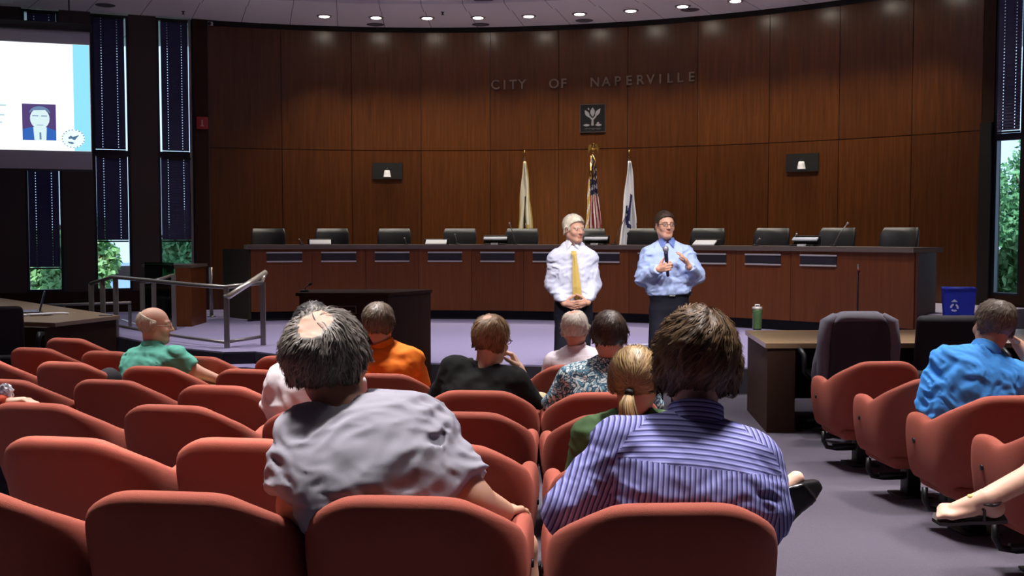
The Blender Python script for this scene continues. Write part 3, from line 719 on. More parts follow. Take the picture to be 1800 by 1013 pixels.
# ---- metal rails
def pt(x, y, zb, Y): return P(x, y, Y)
t = thing('handrail', 'steel railing along the left edge of the stage with sloping bright grip', 'handrail')
e0, e1 = G(397, 613, .27), G(461, 608, .27)
e0.y += .06; e1.y += .06
tp0, tp1 = P(395, 505, e0.y), P(462, 497, e1.y)
for e, q in ((e0, tp0), (e1, tp1)):
    MB().box((e.x-.03, e.y-.02, .27), (e.x+.03, e.y+.02, q.z)).build('post', M['darksteel'], t)
far = [P(330, 500, 13.0), P(262, 493, 13.6), P(197, 487, 14.2), P(160, 499, 14.5)]
m = MB().tube([tp1+Vector((0,0,.0)), tp0, *far], .026, 8); m.build('top_rail', M['darksteel'], t)
l0, l1 = P(395, 602, e0.y), P(461, 592, e1.y); lf = [P(330, 594, 13.05)-Vector((0,0,0)), P(262, 583, 13.7), P(203, 572, 14.3)]
MB().tube([l1, l0, *lf], .02, 8).build('lower_rail', M['darksteel'], t)
g0, g1 = P(401, 522, e0.y-.12), P(467, 479, e1.y+.12)
m = MB(); m.tube([g0, g1], .035, 10); m.tube([g0, P(395, 520, e0.y)], .02, 8); m.tube([g1, P(461, 495, e1.y)], .02, 8); m.build('hand_grip', mat('bright_steel', (225,220,205), .3, .03, metal=.7), t)
for x, y, Y in ((203, 488, 14.2), (180, 493, 14.35), (160, 499, 14.5)):
    q = P(x, y, Y); MB().box((q.x-.03, q.y-.02, .0 if Y > 14.6 else .27), (q.x+.03, q.y+.02, q.z)).build('post', M['darksteel'], t)
t = thing('handrail', 'steel railing behind, between the wooden side desk and the windows', 'handrail')
q = [P(247, 497, 15.0), P(262, 496, 15.0), P(306, 483, 15.2)]
MB().tube(q, .022, 8).build('top_rail', M['steel'], t)
for x, y, Y in ((250, 497, 15.0), (270, 493, 15.05), (305, 484, 15.18)):
    p = P(x, y, Y); MB().box((p.x-.028, p.y-.02, .27), (p.x+.028, p.y+.02, p.z)).build('post', M['darksteel'], t)
q = [P(60, 537, 15.6), P(110, 536, 15.6), P(230, 532, 15.4)]
MB().tube(q, .02, 8).build('lower_rail', M['darksteel'], t)
for x in (62, 112, 228):
    p = P(x, 536, 15.6 if x < 200 else 15.4); MB().box((p.x-.02, p.y-.015, .0 if p.x < -8 else .27), (p.x+.02, p.y+.015, p.z)).build('post', M['darksteel'], t)
# ---- side desk with glass screen on the stage
Ys = 15.75
t = thing('side_desk', 'narrow wooden side desk end with dark front on the stage left', 'desk')
a, b = P(308, 471, Ys), P(336, 471, Ys); c = P(256, 466, Ys+.5)
MB().box((a.x, Ys, .27), (b.x, Ys+.75, a.z)).build('end_panel', M['dais_wood'], t)
m = MB(); m.prism([(c.x, Ys+.4), (a.x, Ys+.1), (a.x, Ys+.14), (c.x, Ys+.44)], .27, c.z-.2); m.build('front_panel', M['dark_wood'], t)
m = MB(); m.prism([(c.x-.02, Ys+.38), (a.x, Ys+.08), (b.x+.02, Ys-.03), (b.x+.02, Ys+.78), (c.x, Ys+.9)], a.z, a.z+.04); m.build('desk_top', M['counter'], t)
t = thing('glass_screen', 'greenish glass privacy screen beside the wooden side desk', 'glass screen')
c0, c1 = P(255, 497, Ys+.34), P(303, 462, Ys+.02)
m = MB(); m.prism([(c0.x, Ys+.33), (a.x-.03, Ys+.02), (a.x-.03, Ys+.035), (c0.x, Ys+.345)], .29, c1.z); m.build('pane', M['glass_green'], t)
m = MB(); m.prism([(c0.x-.01, Ys+.31), (a.x-.02, Ys+.0), (a.x-.02, Ys+.06), (c0.x-.01, Ys+.37)], .27, .31); m.build('shoe', M['darksteel'], t)
p = P(371, 500, 17.6)
t = thing('post', 'short pale steel post beside the left end of the dais', 'post', (p.x, p.y, .27))
MB().tube([(0,0,0),(0,0,P(371, 470, 17.6).z-.27)], .03, 10).build('shaft', M['steel'], t)
MB().lathe([(.01,0),(.07,0),(.07,.015),(.01,.02)], 14).build('foot', M['steel'], t)
# ---- left table with laptop
t = thing('table', 'dark wooden table with laptop at the left edge', 'table')
K, Rr = P(97, 569, 10.75), P(211, 556, 11.75); zt_ = .74
K = G(97, 568, zt_); Rr = G(211, 555, zt_); Lb = G(0, 524, zt_); Lf = G(-40, 563, zt_); Lb2 = G(-60, 510, zt_)
top = [(Lf.x, Lf.y), (K.x, K.y), (Rr.x, Rr.y), (Lb.x, Lb.y), (Lb2.x, Lb2.y)]
MB().prism(top, zt_-.04, zt_).build('tabletop', M['desk_top'], t)
d = Vector((Rr.x-K.x, Rr.y-K.y)).normalized(); n_ = Vector((-d.y, d.x))
k0 = Vector((K.x, K.y))-d*.12+n_*.03; k1 = Vector((Rr.x, Rr.y))-d*.03+n_*.03
m = MB(); m.prism([tuple(k0), tuple(k1), tuple(k1+n_*.5), tuple(k0+n_*.5)], 0.0, zt_-.04); m.build('end_pedestal', M['dark_wood'], t)
m = MB(); a = Vector((Lb.x, Lb.y)); b = Vector((Lb2.x, Lb2.y)); m.prism([tuple(k1+n_*.46), (Lb.x+.1, Lb.y-.15), (Lb.x+.1, Lb.y-.19), tuple(k1+n_*.42)], .05, zt_-.04); m.build('modesty_panel', M['dark_wood'], t)
m = MB(); m.box((Lf.x+.02, Lf.y+.05, .1), (Lf.x+.06, Lf.y+.7, zt_-.04)); m.build('end_leg', M['dark_wood'], t)
p = G(50, 549, zt_); 
t = thing('laptop', 'open dark laptop on the left table, seen edge-on', 'laptop', p, -1.15)
MB().box((-.17,-.12,0),(.17,.12,.018), bev=.005).build('keyboard_base', mat('laptop_grey', (120,125,150), .4), t)
MB().box((-.17,-.008,0),(.17,.008,.23), bev=.004, X=T(0,.12,.015,rx=-.25)).build('laptop_lid', mat('laptop_lid', (40,40,66), .4), t)
p = G(58, 555, zt_)
t = thing('papers', 'white papers with a looped white cable on the left table', 'papers', p, .3)
m = MB(); m.box((-.2,-.08,0),(.1,.1,.012)); m.box((-.05,-.12,.012),(.2,.06,.022), X=T(rz=.4)); m.build('sheets', pap, t)
MB().tube([(.1,.0,.012),(.25,-.03,.02),(.36,.06,.012),(.3,.16,.012),(.12,.14,.012)], .01, 6).build('cable', pap, t)
p = G(183, 556, zt_); p.y += .05
t = thing('phone', 'small glinting phone at the right end of the left table', 'phone', p, .5)
MB().box((-.07,-.035,0),(.07,.035,.01), bev=.003).build('phone_body', mat('phone_grey', (110,105,112), .2), t)
# ---- swivel task chairs
def task_chair(name, label, loc, rz, w=.5, top=1.0, group=None, arms=True):
    t = thing(name, label, 'office chair', loc, rz, group)
    MB().box((-.25,-.25,.42),(.25,.25,.52), bev=.045, seg=3).build('seat', M['fabric_black'], t)
    MB().box((-w/2,-.06,.55),(w/2,.05,top), bev=.05, seg=4, X=T(0,-.25,0,rx=.12)).build('backrest', M['fabric_black'], t)
    MB().tube([(0,-.1,.42),(0,-.28,.45),(0,-.3,.7)], .025, 8).build('back_bracket', M['black'], t)
    if arms:
        for s in (-1, 1): MB().tube([(s*.26,-.1,.46),(s*.33,-.12,.52),(s*.34,-.14,.66),(s*.33,0,.7),(s*.33,.18,.69)], [.02,.02,.022,.026,.02], 8).build('armrest', M['black'], t)
    m = MB(); m.lathe([(.03,.1),(.03,.42),(.02,.42)], 12)
    for k in range(5):
        a = 2*PI*k/5+.3; m.tube([(0,0,.13),(math.cos(a)*.31,math.sin(a)*.31,.07)], [.032,.02], 8); m.lathe([(.01,0),(.03,.005),(.03,.05),(.01,.06)], 10, X=T(math.cos(a)*.31,math.sin(a)*.31,0))
    m.build('base', M['black'], t); return t
p = P(3, 560, 9.9)
task_chair('office_chair', 'black swivel chair at the left table, cut by the photo edge', (p.x-.03, 9.95, 0), .25, .52, 1.0, 'black swivel chairs at the tables')
# ---- right table
t = thing('table', 'brown wooden table with end pedestal at the front right', 'table')
zt_ = .745
e = [G(1310, 581, zt_), G(1346, 604, zt_)]
X0, Yb, Yf = e[1].x, e[0].y, e[1].y
top = [(e[1].x, e[1].y), (e[0].x, e[0].y), (5.2, e[0].y+.15), (5.2, e[1].y+.05)]
MB().prism(top, zt_-.04, zt_).build('tabletop', M['desk_top'], t)
m = MB(); m.prism([(e[1].x+.02, e[1].y+.02), (e[0].x+.02, e[0].y-.02), (e[0].x+.25, e[0].y-.02), (e[1].x+.25, e[1].y+.02)], 0, zt_-.04); m.build('end_pedestal', mat('table_veneer', (66,46,34), .65, .15, 8, spec=.2, stretch=(1,1,6)), t)
MB().box((e[0].x+.2, Yb-.08, .12), (5.1, Yb-.04, zt_-.04)).build('modesty_panel', M['dark_wood'], t)
MB().box((5.0, Yf+.06, 0), (5.06, Yb-.02, zt_-.04)).build('end_leg', M['dark_wood'], t)
p = G(1327, 580, zt_); p.x += .02
t = thing('water_bottle', 'green drinking bottle with silver lid on the brown table corner', 'bottle', p)
MB().lathe([(.02,0),(.04,.002),(.043,.02),(.043,.13),(.045,.14),(.045,.185),(.04,.195),(.02,.195)], 20).build('bottle_body', mat('bottle_green', (72,98,66), .25, .35, 40), t)
MB().lathe([(.02,.193),(.046,.193),(.046,.215),(.02,.22)], 20).build('lid', M['silver'], t)
MB().tube([(-.02,0,.215),(-.02,0,.235),(.02,0,.235),(.02,0,.215)], .007, 6).build('loop', M['silver'], t)
p = P(1487, 600, 8.55)
jc = task_chair('office_chair', 'swivel chair draped with a grey suit jacket at the brown table', (p.x+.02, 8.8, 0), .06, .5, .98, 'black swivel chairs at the tables')
# jacket draped over that chair's back
def jacket():
    t = thing('suit_jacket', 'dark grey suit jacket hung over the swivel chair back', 'jacket', jc.location, .06)
    n, k = 26, 40; v, f = [], []
    for j in range(n+1):
        s = j/n; z = 1.02-.74*s
        for i in range(k+1):
            a = -1.95+3.9*i/k   # wraps the rear and the sides
            wd = .265+.035*min(1, s*3)+.02*math.sin(s*3); dp = .10+.03*s
            if s < .12: wd *= .86+.14*s/.12
            x = wd*math.copysign(abs(math.sin(a))**.6, a); y = -.27-.12*z-dp*math.copysign(abs(math.cos(a))**.8, math.cos(a))
            y -= .02*math.sin(a*9+s*2)*min(1, s*2); x += .012*math.sin(s*11+a*5)
            if j == 0: x *= .9; y = -.40+(y+.40)*.35
            v.append((x, y, z+(.0 if j else .02)-.03*(abs(math.sin(a))**3)*(1-s)+.02*math.sin(a*3)*s))
    for j in range(n):
        for i in range(k): f.append((j*(k+1)+i, j*(k+1)+i+1, (j+1)*(k+1)+i+1, (j+1)*(k+1)+i))
    top = len(v); v.append((0, -.40, 1.035))
    for i in range(k): f.append((i+1, i, top))
    m = MB(); m.add(v, f, 0, True)
    m.mi = [1 if (11 < q[0] % (k+1) < 28 and q[0] > 2*(k+1)) else 0 for q in f]  # middle faces darker: shade of the folds put into the cloth colour
    o = m.build('jacket_body', [mat('grey_suiting', (104,102,113), .8, .12, 90), mat('fold_shade', (50,48,56), .8, .15, 60)], t)
    md = o.modifiers.new('thick', 'SOLIDIFY'); md.thickness = .012
    for s in (-1, 1):
        m = MB(); m.tube([(s*.19,-.42,1.0),(s*.262,-.43,.95),(s*.285,-.43,.78),(s*.282,-.42,.56),(s*.27,-.40,.38)], [.03,.052,.05,.047,.045], 14)
        m.build('sleeve', bpy.data.materials['grey_suiting'], t)
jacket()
p = P(1655, 600, 8.6); task_chair('office_chair', 'black swivel chair at the brown table, left of the blue-shirted man', (p.x, 8.9, 0), .05, .5, 1.0, 'black swivel chairs at the tables')
p = P(1850, 600, 8.6); task_chair('office_chair', 'black swivel chair right of the blue-shirted man at the photo edge', (p.x, 8.75, 0), .0, .52, 1.0, 'black swivel chairs at the tables')
# ---- recycling bin, floor box, stand by the wall
pb = G(1684, 557, .27); pb = P(1684, 557, 13.4)
t = thing('recycling_bin', 'blue recycling bin with white recycling mark by the right wall', 'bin', (pb.x, pb.y, .27), -.3)
m = MB(); b0, b1, hh = .15, .19, P(1684, 507, 13.4).z-.27
hh = max(.4, hh)
m.add([(-b0,-b0*.8,0),(b0,-b0*.8,0),(b0,b0*.8,0),(-b0,b0*.8,0),(-b1,-b1*.8,hh),(b1,-b1*.8,hh),(b1,b1*.8,hh),(-b1,b1*.8,hh),(-b1+.012,-b1*.8+.012,hh),(b1-.012,-b1*.8+.012,hh),(b1-.012,b1*.8-.012,hh),(-b1+.012,b1*.8-.012,hh),(-b0+.01,-b0*.8+.01,.02),(b0-.01,-b0*.8+.01,.02),(b0-.01,b0*.8-.01,.02),(-b0+.01,b0*.8-.01,.02)],
      [(3,2,1,0),(0,1,5,4),(1,2,6,5),(2,3,7,6),(3,0,4,7),(4,5,9,8),(5,6,10,9),(6,7,11,10),(7,4,8,11),(8,9,13,12),(9,10,14,13),(10,11,15,14),(11,8,12,15),(12,13,14,15)]); m.build('bin_body', mat('bin_blue', (30,50,170), .45), t)
m = MB(); m.tube([(x, y, hh) for x, y in ((-b1,-b1*.8),(b1,-b1*.8),(b1,b1*.8),(-b1,b1*.8),(-b1,-b1*.8))], .012, 8); m.build('rim', bpy.data.materials['bin_blue'], t)
m = MB(); yy = -b1*.8-.006
for k in range(3):
    a = PI/2+2*PI*k/3
    for j in range(4):
        s0 = a+.2+j*.38; m.prism([(r_*math.cos(q_)-.06, r_*math.sin(q_)+hh*.66) for r_, q_ in ((.028, s0), (.05, s0), (.05, s0+.36), (.028, s0+.36))], -yy, -yy+.004, X=RX)
m.prism([(-.1,hh*.66+.07),(-.02,hh*.66+.07),(-.06,hh*.66+.105)], -yy, -yy+.004, X=RX)
m.build('recycling_mark', mat('mark_white', (205,210,235), .5), t)
m = MB().lathe([(.02,0),(.13,0),(.12,.02),(.02,.03)], 16); m.tube([(0,0,.02),(0,0,1.0)], .012, 8)
p = P(1507, 560, 13.1)
t = thing('microphone_stand', 'thin dark microphone stand in front of the dais at right', 'microphone stand', (p.x, 13.1, .27))
m.build('stand', M['black'], t); q = P(1508, 478, 13.1)
MB().tube([(0,0,.95),(0,-.02,q.z-.27)], [.012,.025], 8).build('capsule', mat('mic_red', (96,30,24), .5), t)
# clear acrylic holder on the stage edge
p = G(1125, 622, .27); p.y = 11.6; p.x = P(1125, 620, 11.6).x
t = thing('acrylic_holder', 'clear acrylic sheet holder on the stage between the speakers', 'acrylic holder', (p.x, p.y, .27), 0)
zt2 = P(1125, 606, 11.6).z-.27
m = MB(); m.box((-.13,-.004,0),(.13,.004,zt2)); m.box((-.13,-.07,0),(.13,.07,.006)); m.build('sheet', glass('acrylic', (232,236,242), .25, .05), t)
m = MB(); m.tube([(-.13,0,zt2),(.13,0,zt2)], .008, 6); m.build('edge', mat('acrylic_edge', (222,224,236), .2), t)
# ================================================================ RED TUB CHAIRS
def tub_chair():
    t = thing('tub_chair', 'x', 'chair', (0,0,0), 0, 'red upholstered auditorium chairs')
    # U-shaped shell: path of the wall from the left arm front round the back to the right arm front
    half = []
    rc = .13; xo, yb = .264, -.245
    for y in (.20,.17,.13,.09,.05,.01,-.03,-.07): half.append((-xo, y))
    for k in range(1, 10):
        a = PI+ (PI/2)*k/10; half.append((-xo+rc+rc*math.cos(a), yb+rc+rc*math.sin(a)))
    for x in (-.116,-.07,-.024): half.append((x, yb))
    path = half+[(-x, y) for x, y in half[::-1]]
    n = len(path); L_ = 14; v, f = [], []
    def ss(a, b, x): x = min(1, max(0, (x-a)/(b-a))); return x*x*(3-2*x)
    cum = [0]
    for i in range(1, n): cum.append(cum[-1]+math.hypot(path[i][0]-path[i-1][0], path[i][1]-path[i-1][1]))
    arcl = [abs(c-cum[-1]/2) for c in cum]
    for i, (x, y) in enumerate(path):
        x0, y0 = path[max(0, i-1)]; x1, y1 = path[min(n-1, i+1)]
        tx, ty = x1-x0, y1-y0; hl = math.hypot(tx, ty); nx, ny = -ty/hl, tx/hl      # inward/outward normal
        if nx*(-x)+ny*(-.0-y) > 0: nx, ny = -nx, -ny                                   # outward
        back = ss(.06, -.22, y)
        l_ = arcl[i]; q_ = min(1, max(0, (l_-.138)/.322)); q_ = .55*q_+.45*ss(0, 1, q_)
        top = .784-.178*q_+.022*ss(.46, .54, l_)-.012*ss(.60, .66, l_)
        th = .040+.010*back
        zb_ = .235+.02*(1-back)
        tap = .05
        prof = []
        for s in (0, .25, .5, .75, .92): prof.append((th, zb_+(top-.05-zb_)*s))
        for a in (30, 60, 90, 120, 150): prof.append((th*math.cos(math.radians(a)), top-.05+.05*math.sin(math.radians(a))))
        for s in (.92, .6, .3, 0): prof.append((-th, zb_+(top-.05-zb_)*s))
        for o_, z in prof:
            o2 = o_-(tap*max(0, (.5-z)/.27)**1.5 if True else 0)
            rec = -(z-.44)*.25*back
            v.append((x+nx*o2, y+ny*o2+rec, z))
    for i in range(n-1):
        for k in range(L_): f.append((i*L_+k, i*L_+(k+1)%L_, (i+1)*L_+(k+1)%L_, (i+1)*L_+k))
    # rounded arm fronts
    for i, sgn in ((0, 1), (n-1, -1)):
        o = len(v); cx_ = sum(v[i*L_+k][0] for k in range(L_))/L_; cz_ = sum(v[i*L_+k][2] for k in range(L_))/L_
        for k in range(L_):
            q = v[i*L_+k]; v.append((cx_+(q[0]-cx_)*.72, q[1]+.02, cz_+(q[2]-cz_)*.93))
        o2 = len(v); v.append((cx_, v[i*L_][1]+.026, cz_))
        for k in range(L_):
            f.append((i*L_+k, o+k, o+(k+1)%L_, i*L_+(k+1)%L_)); f.append((o+k, o2, o+(k+1)%L_))
    m = MB(); m.add(v, f, 0, True)
    m.box((-.23,-.235,.215), (.23,.2,.30), bev=.035, seg=3)
    o = m.build('shell', M['red'], t)
    md = o.modifiers.new('sub', 'SUBSURF'); md.levels = 1; md.render_levels = 1
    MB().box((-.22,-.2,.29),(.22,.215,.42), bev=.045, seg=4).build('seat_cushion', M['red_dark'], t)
    for s in (-1, 1):
        MB().lathe([(.002,0),(.014,0),(.014,.006),(.002,.007)], 12, X=T(s*.302,.1,.48,ry=s*PI/2)).build('bolt', M['black'], t)
    m = MB(); m.tube([(-.255,.06,.235),(-.262,.05,.17),(-.24,.04,.125),(-.17,.03,.115),(.17,.03,.115),(.24,.04,.125),(.262,.05,.17),(.255,.06,.235)], .016, 10); m.tube([(-.2,.03,.13),(.2,.03,.13)], .02, 8)
    m.build('support_bar', M['black'], t)
    m = MB(); m.box((-.045,-.03,.01),(.045,.07,.24), bev=.008); m.box((-.1,-.08,0),(.1,.13,.012), bev=.004); m.build('pedestal', M['black'], t)
    return t
BT = (0.0, -.285-.08, .782)   # top of the back, in the chair's frame
def chair_at(x, y, rz, extra=0):
    """chair whose back-top centre is seen at pixel (x, y): slide along the sight line until the feet meet the floor"""
    d = ray(x, y); lo, hi = 1.0, 16.0
    g = lambda Y: CAMZ+d.z*Y/d.y-(fz(Y+.3)+.782)
    for _ in range(50):
        mid = (lo+hi)/2
        if g(mid) > 0: lo = mid
        else: hi = mid
    Y = lo; X = d.x*Y/d.y
    c_, s_ = math.cos(rz), math.sin(rz); bx, by = -s_*BT[1], c_*BT[1]
    cx_, cy_ = X-bx, Y-by
    return Vector((cx_, cy_, fz(cy_)))
proto = tub_chair(); used = []
CH = {}
def put_chair(key, x, y, rz, label):
    p = chair_at(x, y, rz); CH[key] = (p, rz)
    slope = -math.atan(.047) if p.y < 6.9 else 0
    if not used: o = proto; o['label'] = label
    else: o = copy_tree(proto, None, None, None, label)
    o.location = p; o.rotation_euler = (slope*0, 0, rz); used.append(o); return o
def bw(Y): return .47*F/Y/2
R1 = 'nearest row'
put_chair('1a', -118, 862, -0.14, 'empty red tub chair at the bottom left corner, mostly out of the photo')
put_chair('1b', 290, 868, -0.12, 'empty red tub chair at the bottom, left of the grey T-shirt man')
put_chair('1c', 704, 876, -0.1, 'red tub chair at the bottom centre under the man in the grey T-shirt')
put_chair('1d', 1190, 889, 0.04, 'red tub chair at the bottom centre under the man in the striped shirt')
put_chair('2a', 98, 770, -0.18, 'empty red tub chair in the second row, at the left edge of the photo')
put_chair('2b', 416, 772, -0.15, 'empty red tub chair in the second row, just left of the grey T-shirt')
put_chair('2c', 768, 782, -0.12, 'empty red tub chair in the second row, right behind the grey T-shirt man’s arm')
put_chair('2d', 1142, 797, 0.06, 'red tub chair in the second row under the woman with the ponytail')
put_chair('3a', 50, 709, -0.22, 'empty red tub chair in the third row, at the left edge of the photo')
put_chair('3b', 294, 713, -0.2, 'empty red tub chair in the third row, second from the left edge')
put_chair('3c', 553, 724, -0.16, 'red tub chair in the third row holding the man in the white shirt')
put_chair('3d', 809, 725, -0.1, 'empty red tub chair in the third row, behind the man in black')
put_chair('3e', 1092, 729, 0.06, 'empty red tub chair in the third row, left of the ponytail')
put_chair('4a', -2, 667, -0.27, 'empty red tub chair in the fourth row at the left edge')
put_chair('4b', 184, 668, -0.25, 'empty red tub chair in the fourth row, below the teal-shirted man’s left')
put_chair('4c', 377, 678, -0.22, 'empty red tub chair in the fourth row, left of the white shirt')
put_chair('4e', 838, 687, -0.1, 'red tub chair in the fourth row under the man in black')
put_chair('4f', 1066, 690, 0.06, 'red tub chair in the fourth row under the man in the patterned shirt')
put_chair('5a', -45, 631, -0.3, 'empty red tub chair in the fifth row at the left edge')
put_chair('5b', 107, 637, -0.3, 'empty red tub chair in the fifth row, left of the teal-shirted man')
put_chair('5c', 263, 645, -0.28, 'red tub chair in the fifth row under the teal-shirted man')
put_chair('5d', 434, 650, -0.25, 'empty red tub chair in the fifth row, right of the teal-shirted man')
put_chair('5e', 666, 657, -0.12, 'red tub chair in the fifth row under the man in orange')
put_chair('5g', 1016, 642, 0.05, 'red tub chair in the fifth row under the man with thin white hair')
put_chair('6b', 54, 612, -0.33, 'empty red tub chair in the sixth row, near the left table')
put_chair('6c', 182, 618, -0.32, 'empty red tub chair in the sixth row, partly behind the teal shirt')
put_chair('6d', 340, 627, -0.3, 'red tub chair in the sixth row, just right of the teal shirt')
put_chair('6e', 499, 627, -0.25, 'empty red tub chair in the sixth row, left of the white-shirted man')
put_chair('7a', 114, 595, -0.35, 'empty red tub chair in front of the left table, farthest of its block')
for key, X_, Y_, lab in (('r6', 2.49, 7.55, 'empty red tub chair right of the aisle, farthest of the right block'), ('r5', 2.48, 6.56, 'empty red tub chair right of the aisle, second farthest of the right block'),
                         ('r4', 2.46, 5.60, 'red tub chair right of the aisle under the blue-shirted man'), ('r3', 2.45, 4.75, 'red tub chair at the right edge, behind the sandalled foot'), ('r2', 2.46, 3.8, 'red tub chair beyond the right edge, under the person in sandals')):
    o = copy_tree(proto, None, (X_, Y_, fz(Y_)), .10, lab); CH[key] = (Vector((X_, Y_, fz(Y_))), 0)
    if key in ('r4', 'r5', 'r3'):
        pass
CH_R = [(3.09, 7.5, 'empty red tub chair, second seat of the farthest right-hand row'), (3.08, 6.5, 'empty red tub chair, second seat from the aisle, behind the blue shirt'), (3.06, 5.55, 'red tub chair right of the blue-shirted man, cut by the photo edge')]
for X_, Y_, lab in CH_R: copy_tree(proto, None, (X_, Y_, fz(Y_)), .10, lab)
# dark bag on a seat
p = P(190, 660, 6.9)
b5 = CH['5b'][0]
# ================================================================ PEOPLE: smooth signed-distance bodies, meshed as one surface each
A3 = lambda v: np.array(tuple(v), dtype=np.float64)
def nrm(v): v = np.asarray(v, float); return v/np.linalg.norm(v)
def smin(a, b, k):
    h = np.clip(.5+.5*(a-b)/k, 0, 1); return a+(b-a)*h-k*h*(1-h)
def smax(a, b, k): return -smin(-a, -b, k)
def rcone(p, a, b, ra, rb):
    ab = b-a; t = np.clip(((p-a)@ab)/(ab@ab), 0, 1)
    return np.linalg.norm(p-a-t[:, None]*ab, axis=1)-(ra+(rb-ra)*t)
def ell(p, c, r, R=None):
    q = p-c
    if R is not None: q = q@R
    r = np.asarray(r, float); r = r.T if r.ndim == 2 else r
    k0 = np.linalg.norm(q/r, axis=1); k1 = np.linalg.norm(q/(r*r), axis=1)+1e-9
    return k0*(k0-1)/k1
def vnoise(p, seed=0):
    i = np.floor(p).astype(np.int64); f = p-i; f = f*f*(3-2*f); out = np.zeros(len(p))
    for dx in (0, 1):
        for dy in (0, 1):
            for dz in (0, 1):
                h = (i[:,0]+dx)*374761393+(i[:,1]+dy)*668265263+(i[:,2]+dz)*2147483647+seed*1274126177
                h = (h ^ (h >> 13))*1274126177; h = (h ^ (h >> 16)) & 0xffff
                wgt = (f[:,0] if dx else 1-f[:,0])*(f[:,1] if dy else 1-f[:,1])*(f[:,2] if dz else 1-f[:,2])
                out += wgt*(h/65535.0)
    return out*2-1
_EO = [((0,0,0),(1,0,0)),((0,1,0),(1,1,0)),((0,0,1),(1,0,1)),((0,1,1),(1,1,1)),((0,0,0),(0,1,0)),((1,0,0),(1,1,0)),((0,0,1),(0,1,1)),((1,0,1),(1,1,1)),((0,0,0),(0,0,1)),((1,0,0),(1,0,1)),((0,1,0),(0,1,1)),((1,1,0),(1,1,1))]
def mesh_sdf(fn, lo, hi, h):
    lo = np.asarray(lo, float); hi = np.asarray(hi, float); B = 4
    nb = np.maximum(1, np.ceil((hi-lo)/(h*B)).astype(int)); n = nb*B+1
    bi = np.stack(np.meshgrid(*[np.arange(k) for k in nb], indexing='ij'), -1).reshape(-1, 3)
    cen = lo+(bi*B+B/2)*h; dc = fn(cen)
    V = np.empty(n, np.float32)
    big = np.repeat(np.repeat(np.repeat(dc.reshape(nb), B, 0), B, 1), B, 2)
    V[:-1,:-1,:-1] = big; V[-1] = 1; V[:,-1] = 1; V[:,:,-1] = 1
    fl = bi[np.abs(dc) < h*5.6]
    off = np.stack(np.meshgrid(*[np.arange(B+1)]*3, indexing='ij'), -1).reshape(-1, 3)
    for s in range(0, len(fl), 4000):
        ix = (fl[s:s+4000, None, :]*B+off[None]).reshape(-1, 3)
        V[ix[:,0], ix[:,1], ix[:,2]] = fn(lo+ix*h)
    V[0] = np.maximum(V[0], h); V[:,0] = np.maximum(V[:,0], h); V[:,:,0] = np.maximum(V[:,:,0], h)
    V[-1] = np.maximum(V[-1], h); V[:,-1] = np.maximum(V[:,-1], h); V[:,:,-1] = np.maximum(V[:,:,-1], h)
    S = V < 0
    cnt = np.zeros(n-1, np.int8)
    for a in (0, 1):
        for b in (0, 1):
            for c in (0, 1): cnt += S[a:n[0]-1+a, b:n[1]-1+b, c:n[2]-1+c]
    act = np.argwhere((cnt > 0) & (cnt < 8)); idx = -np.ones(n-1, np.int64); idx[act[:,0], act[:,1], act[:,2]] = np.arange(len(act))
    acc = np.zeros((len(act), 3)); num = np.zeros(len(act))
    for a, b in _EO:
        va = V[act[:,0]+a[0], act[:,1]+a[1], act[:,2]+a[2]].astype(float); vb = V[act[:,0]+b[0], act[:,1]+b[1], act[:,2]+b[2]].astype(float)
        m = (va < 0) != (vb < 0); t = np.where(m, va/(va-vb+1e-12*(~m)+1e-30), 0)
        acc += np.where(m[:, None], np.array(a)+t[:, None]*(np.array(b)-np.array(a)), 0); num += m
    verts = lo+(act+acc/num[:, None])*h
    F_ = []
    for ax in range(3):
        o1, o2 = [(1,2),(2,0),(0,1)][ax]
        sl0 = [slice(None)]*3; sl1 = [slice(None)]*3; sl0[ax] = slice(0, n[ax]-1); sl1[ax] = slice(1, n[ax])
        a0 = S[tuple(sl0)]; a1 = S[tuple(sl1)]
        e = np.argwhere(a0 != a1); ok = (e[:,o1] > 0) & (e[:,o2] > 0) & (e[:,o1] < n[o1]-1) & (e[:,o2] < n[o2]-1); e = e[ok]
        def g(d1, d2):
            q = e.copy(); q[:,o1] -= d1; q[:,o2] -= d2; return idx[q[:,0], q[:,1], q[:,2]]
        qd = np.stack([g(1,1), g(0,1), g(0,0), g(1,0)], 1); flip = ~a0[e[:,0], e[:,1], e[:,2]]
        qd[flip] = qd[flip][:, ::-1]; F_.append(qd)
    Fq = np.concatenate(F_)
    # one relaxation pass evens the grid steps out
    return verts, Fq
def relax(v, f, it=2, w_=.5):
    for _ in range(it):
        s = np.zeros_like(v); c = np.zeros(len(v))
        for i in range(4):
            for j in ((i+1) % 4, (i+3) % 4): np.add.at(s, f[:,i], v[f[:,j]]); np.add.at(c, f[:,i], 1)
        v = v*(1-w_)+w_*s/np.maximum(c, 1)[:, None]
    return v
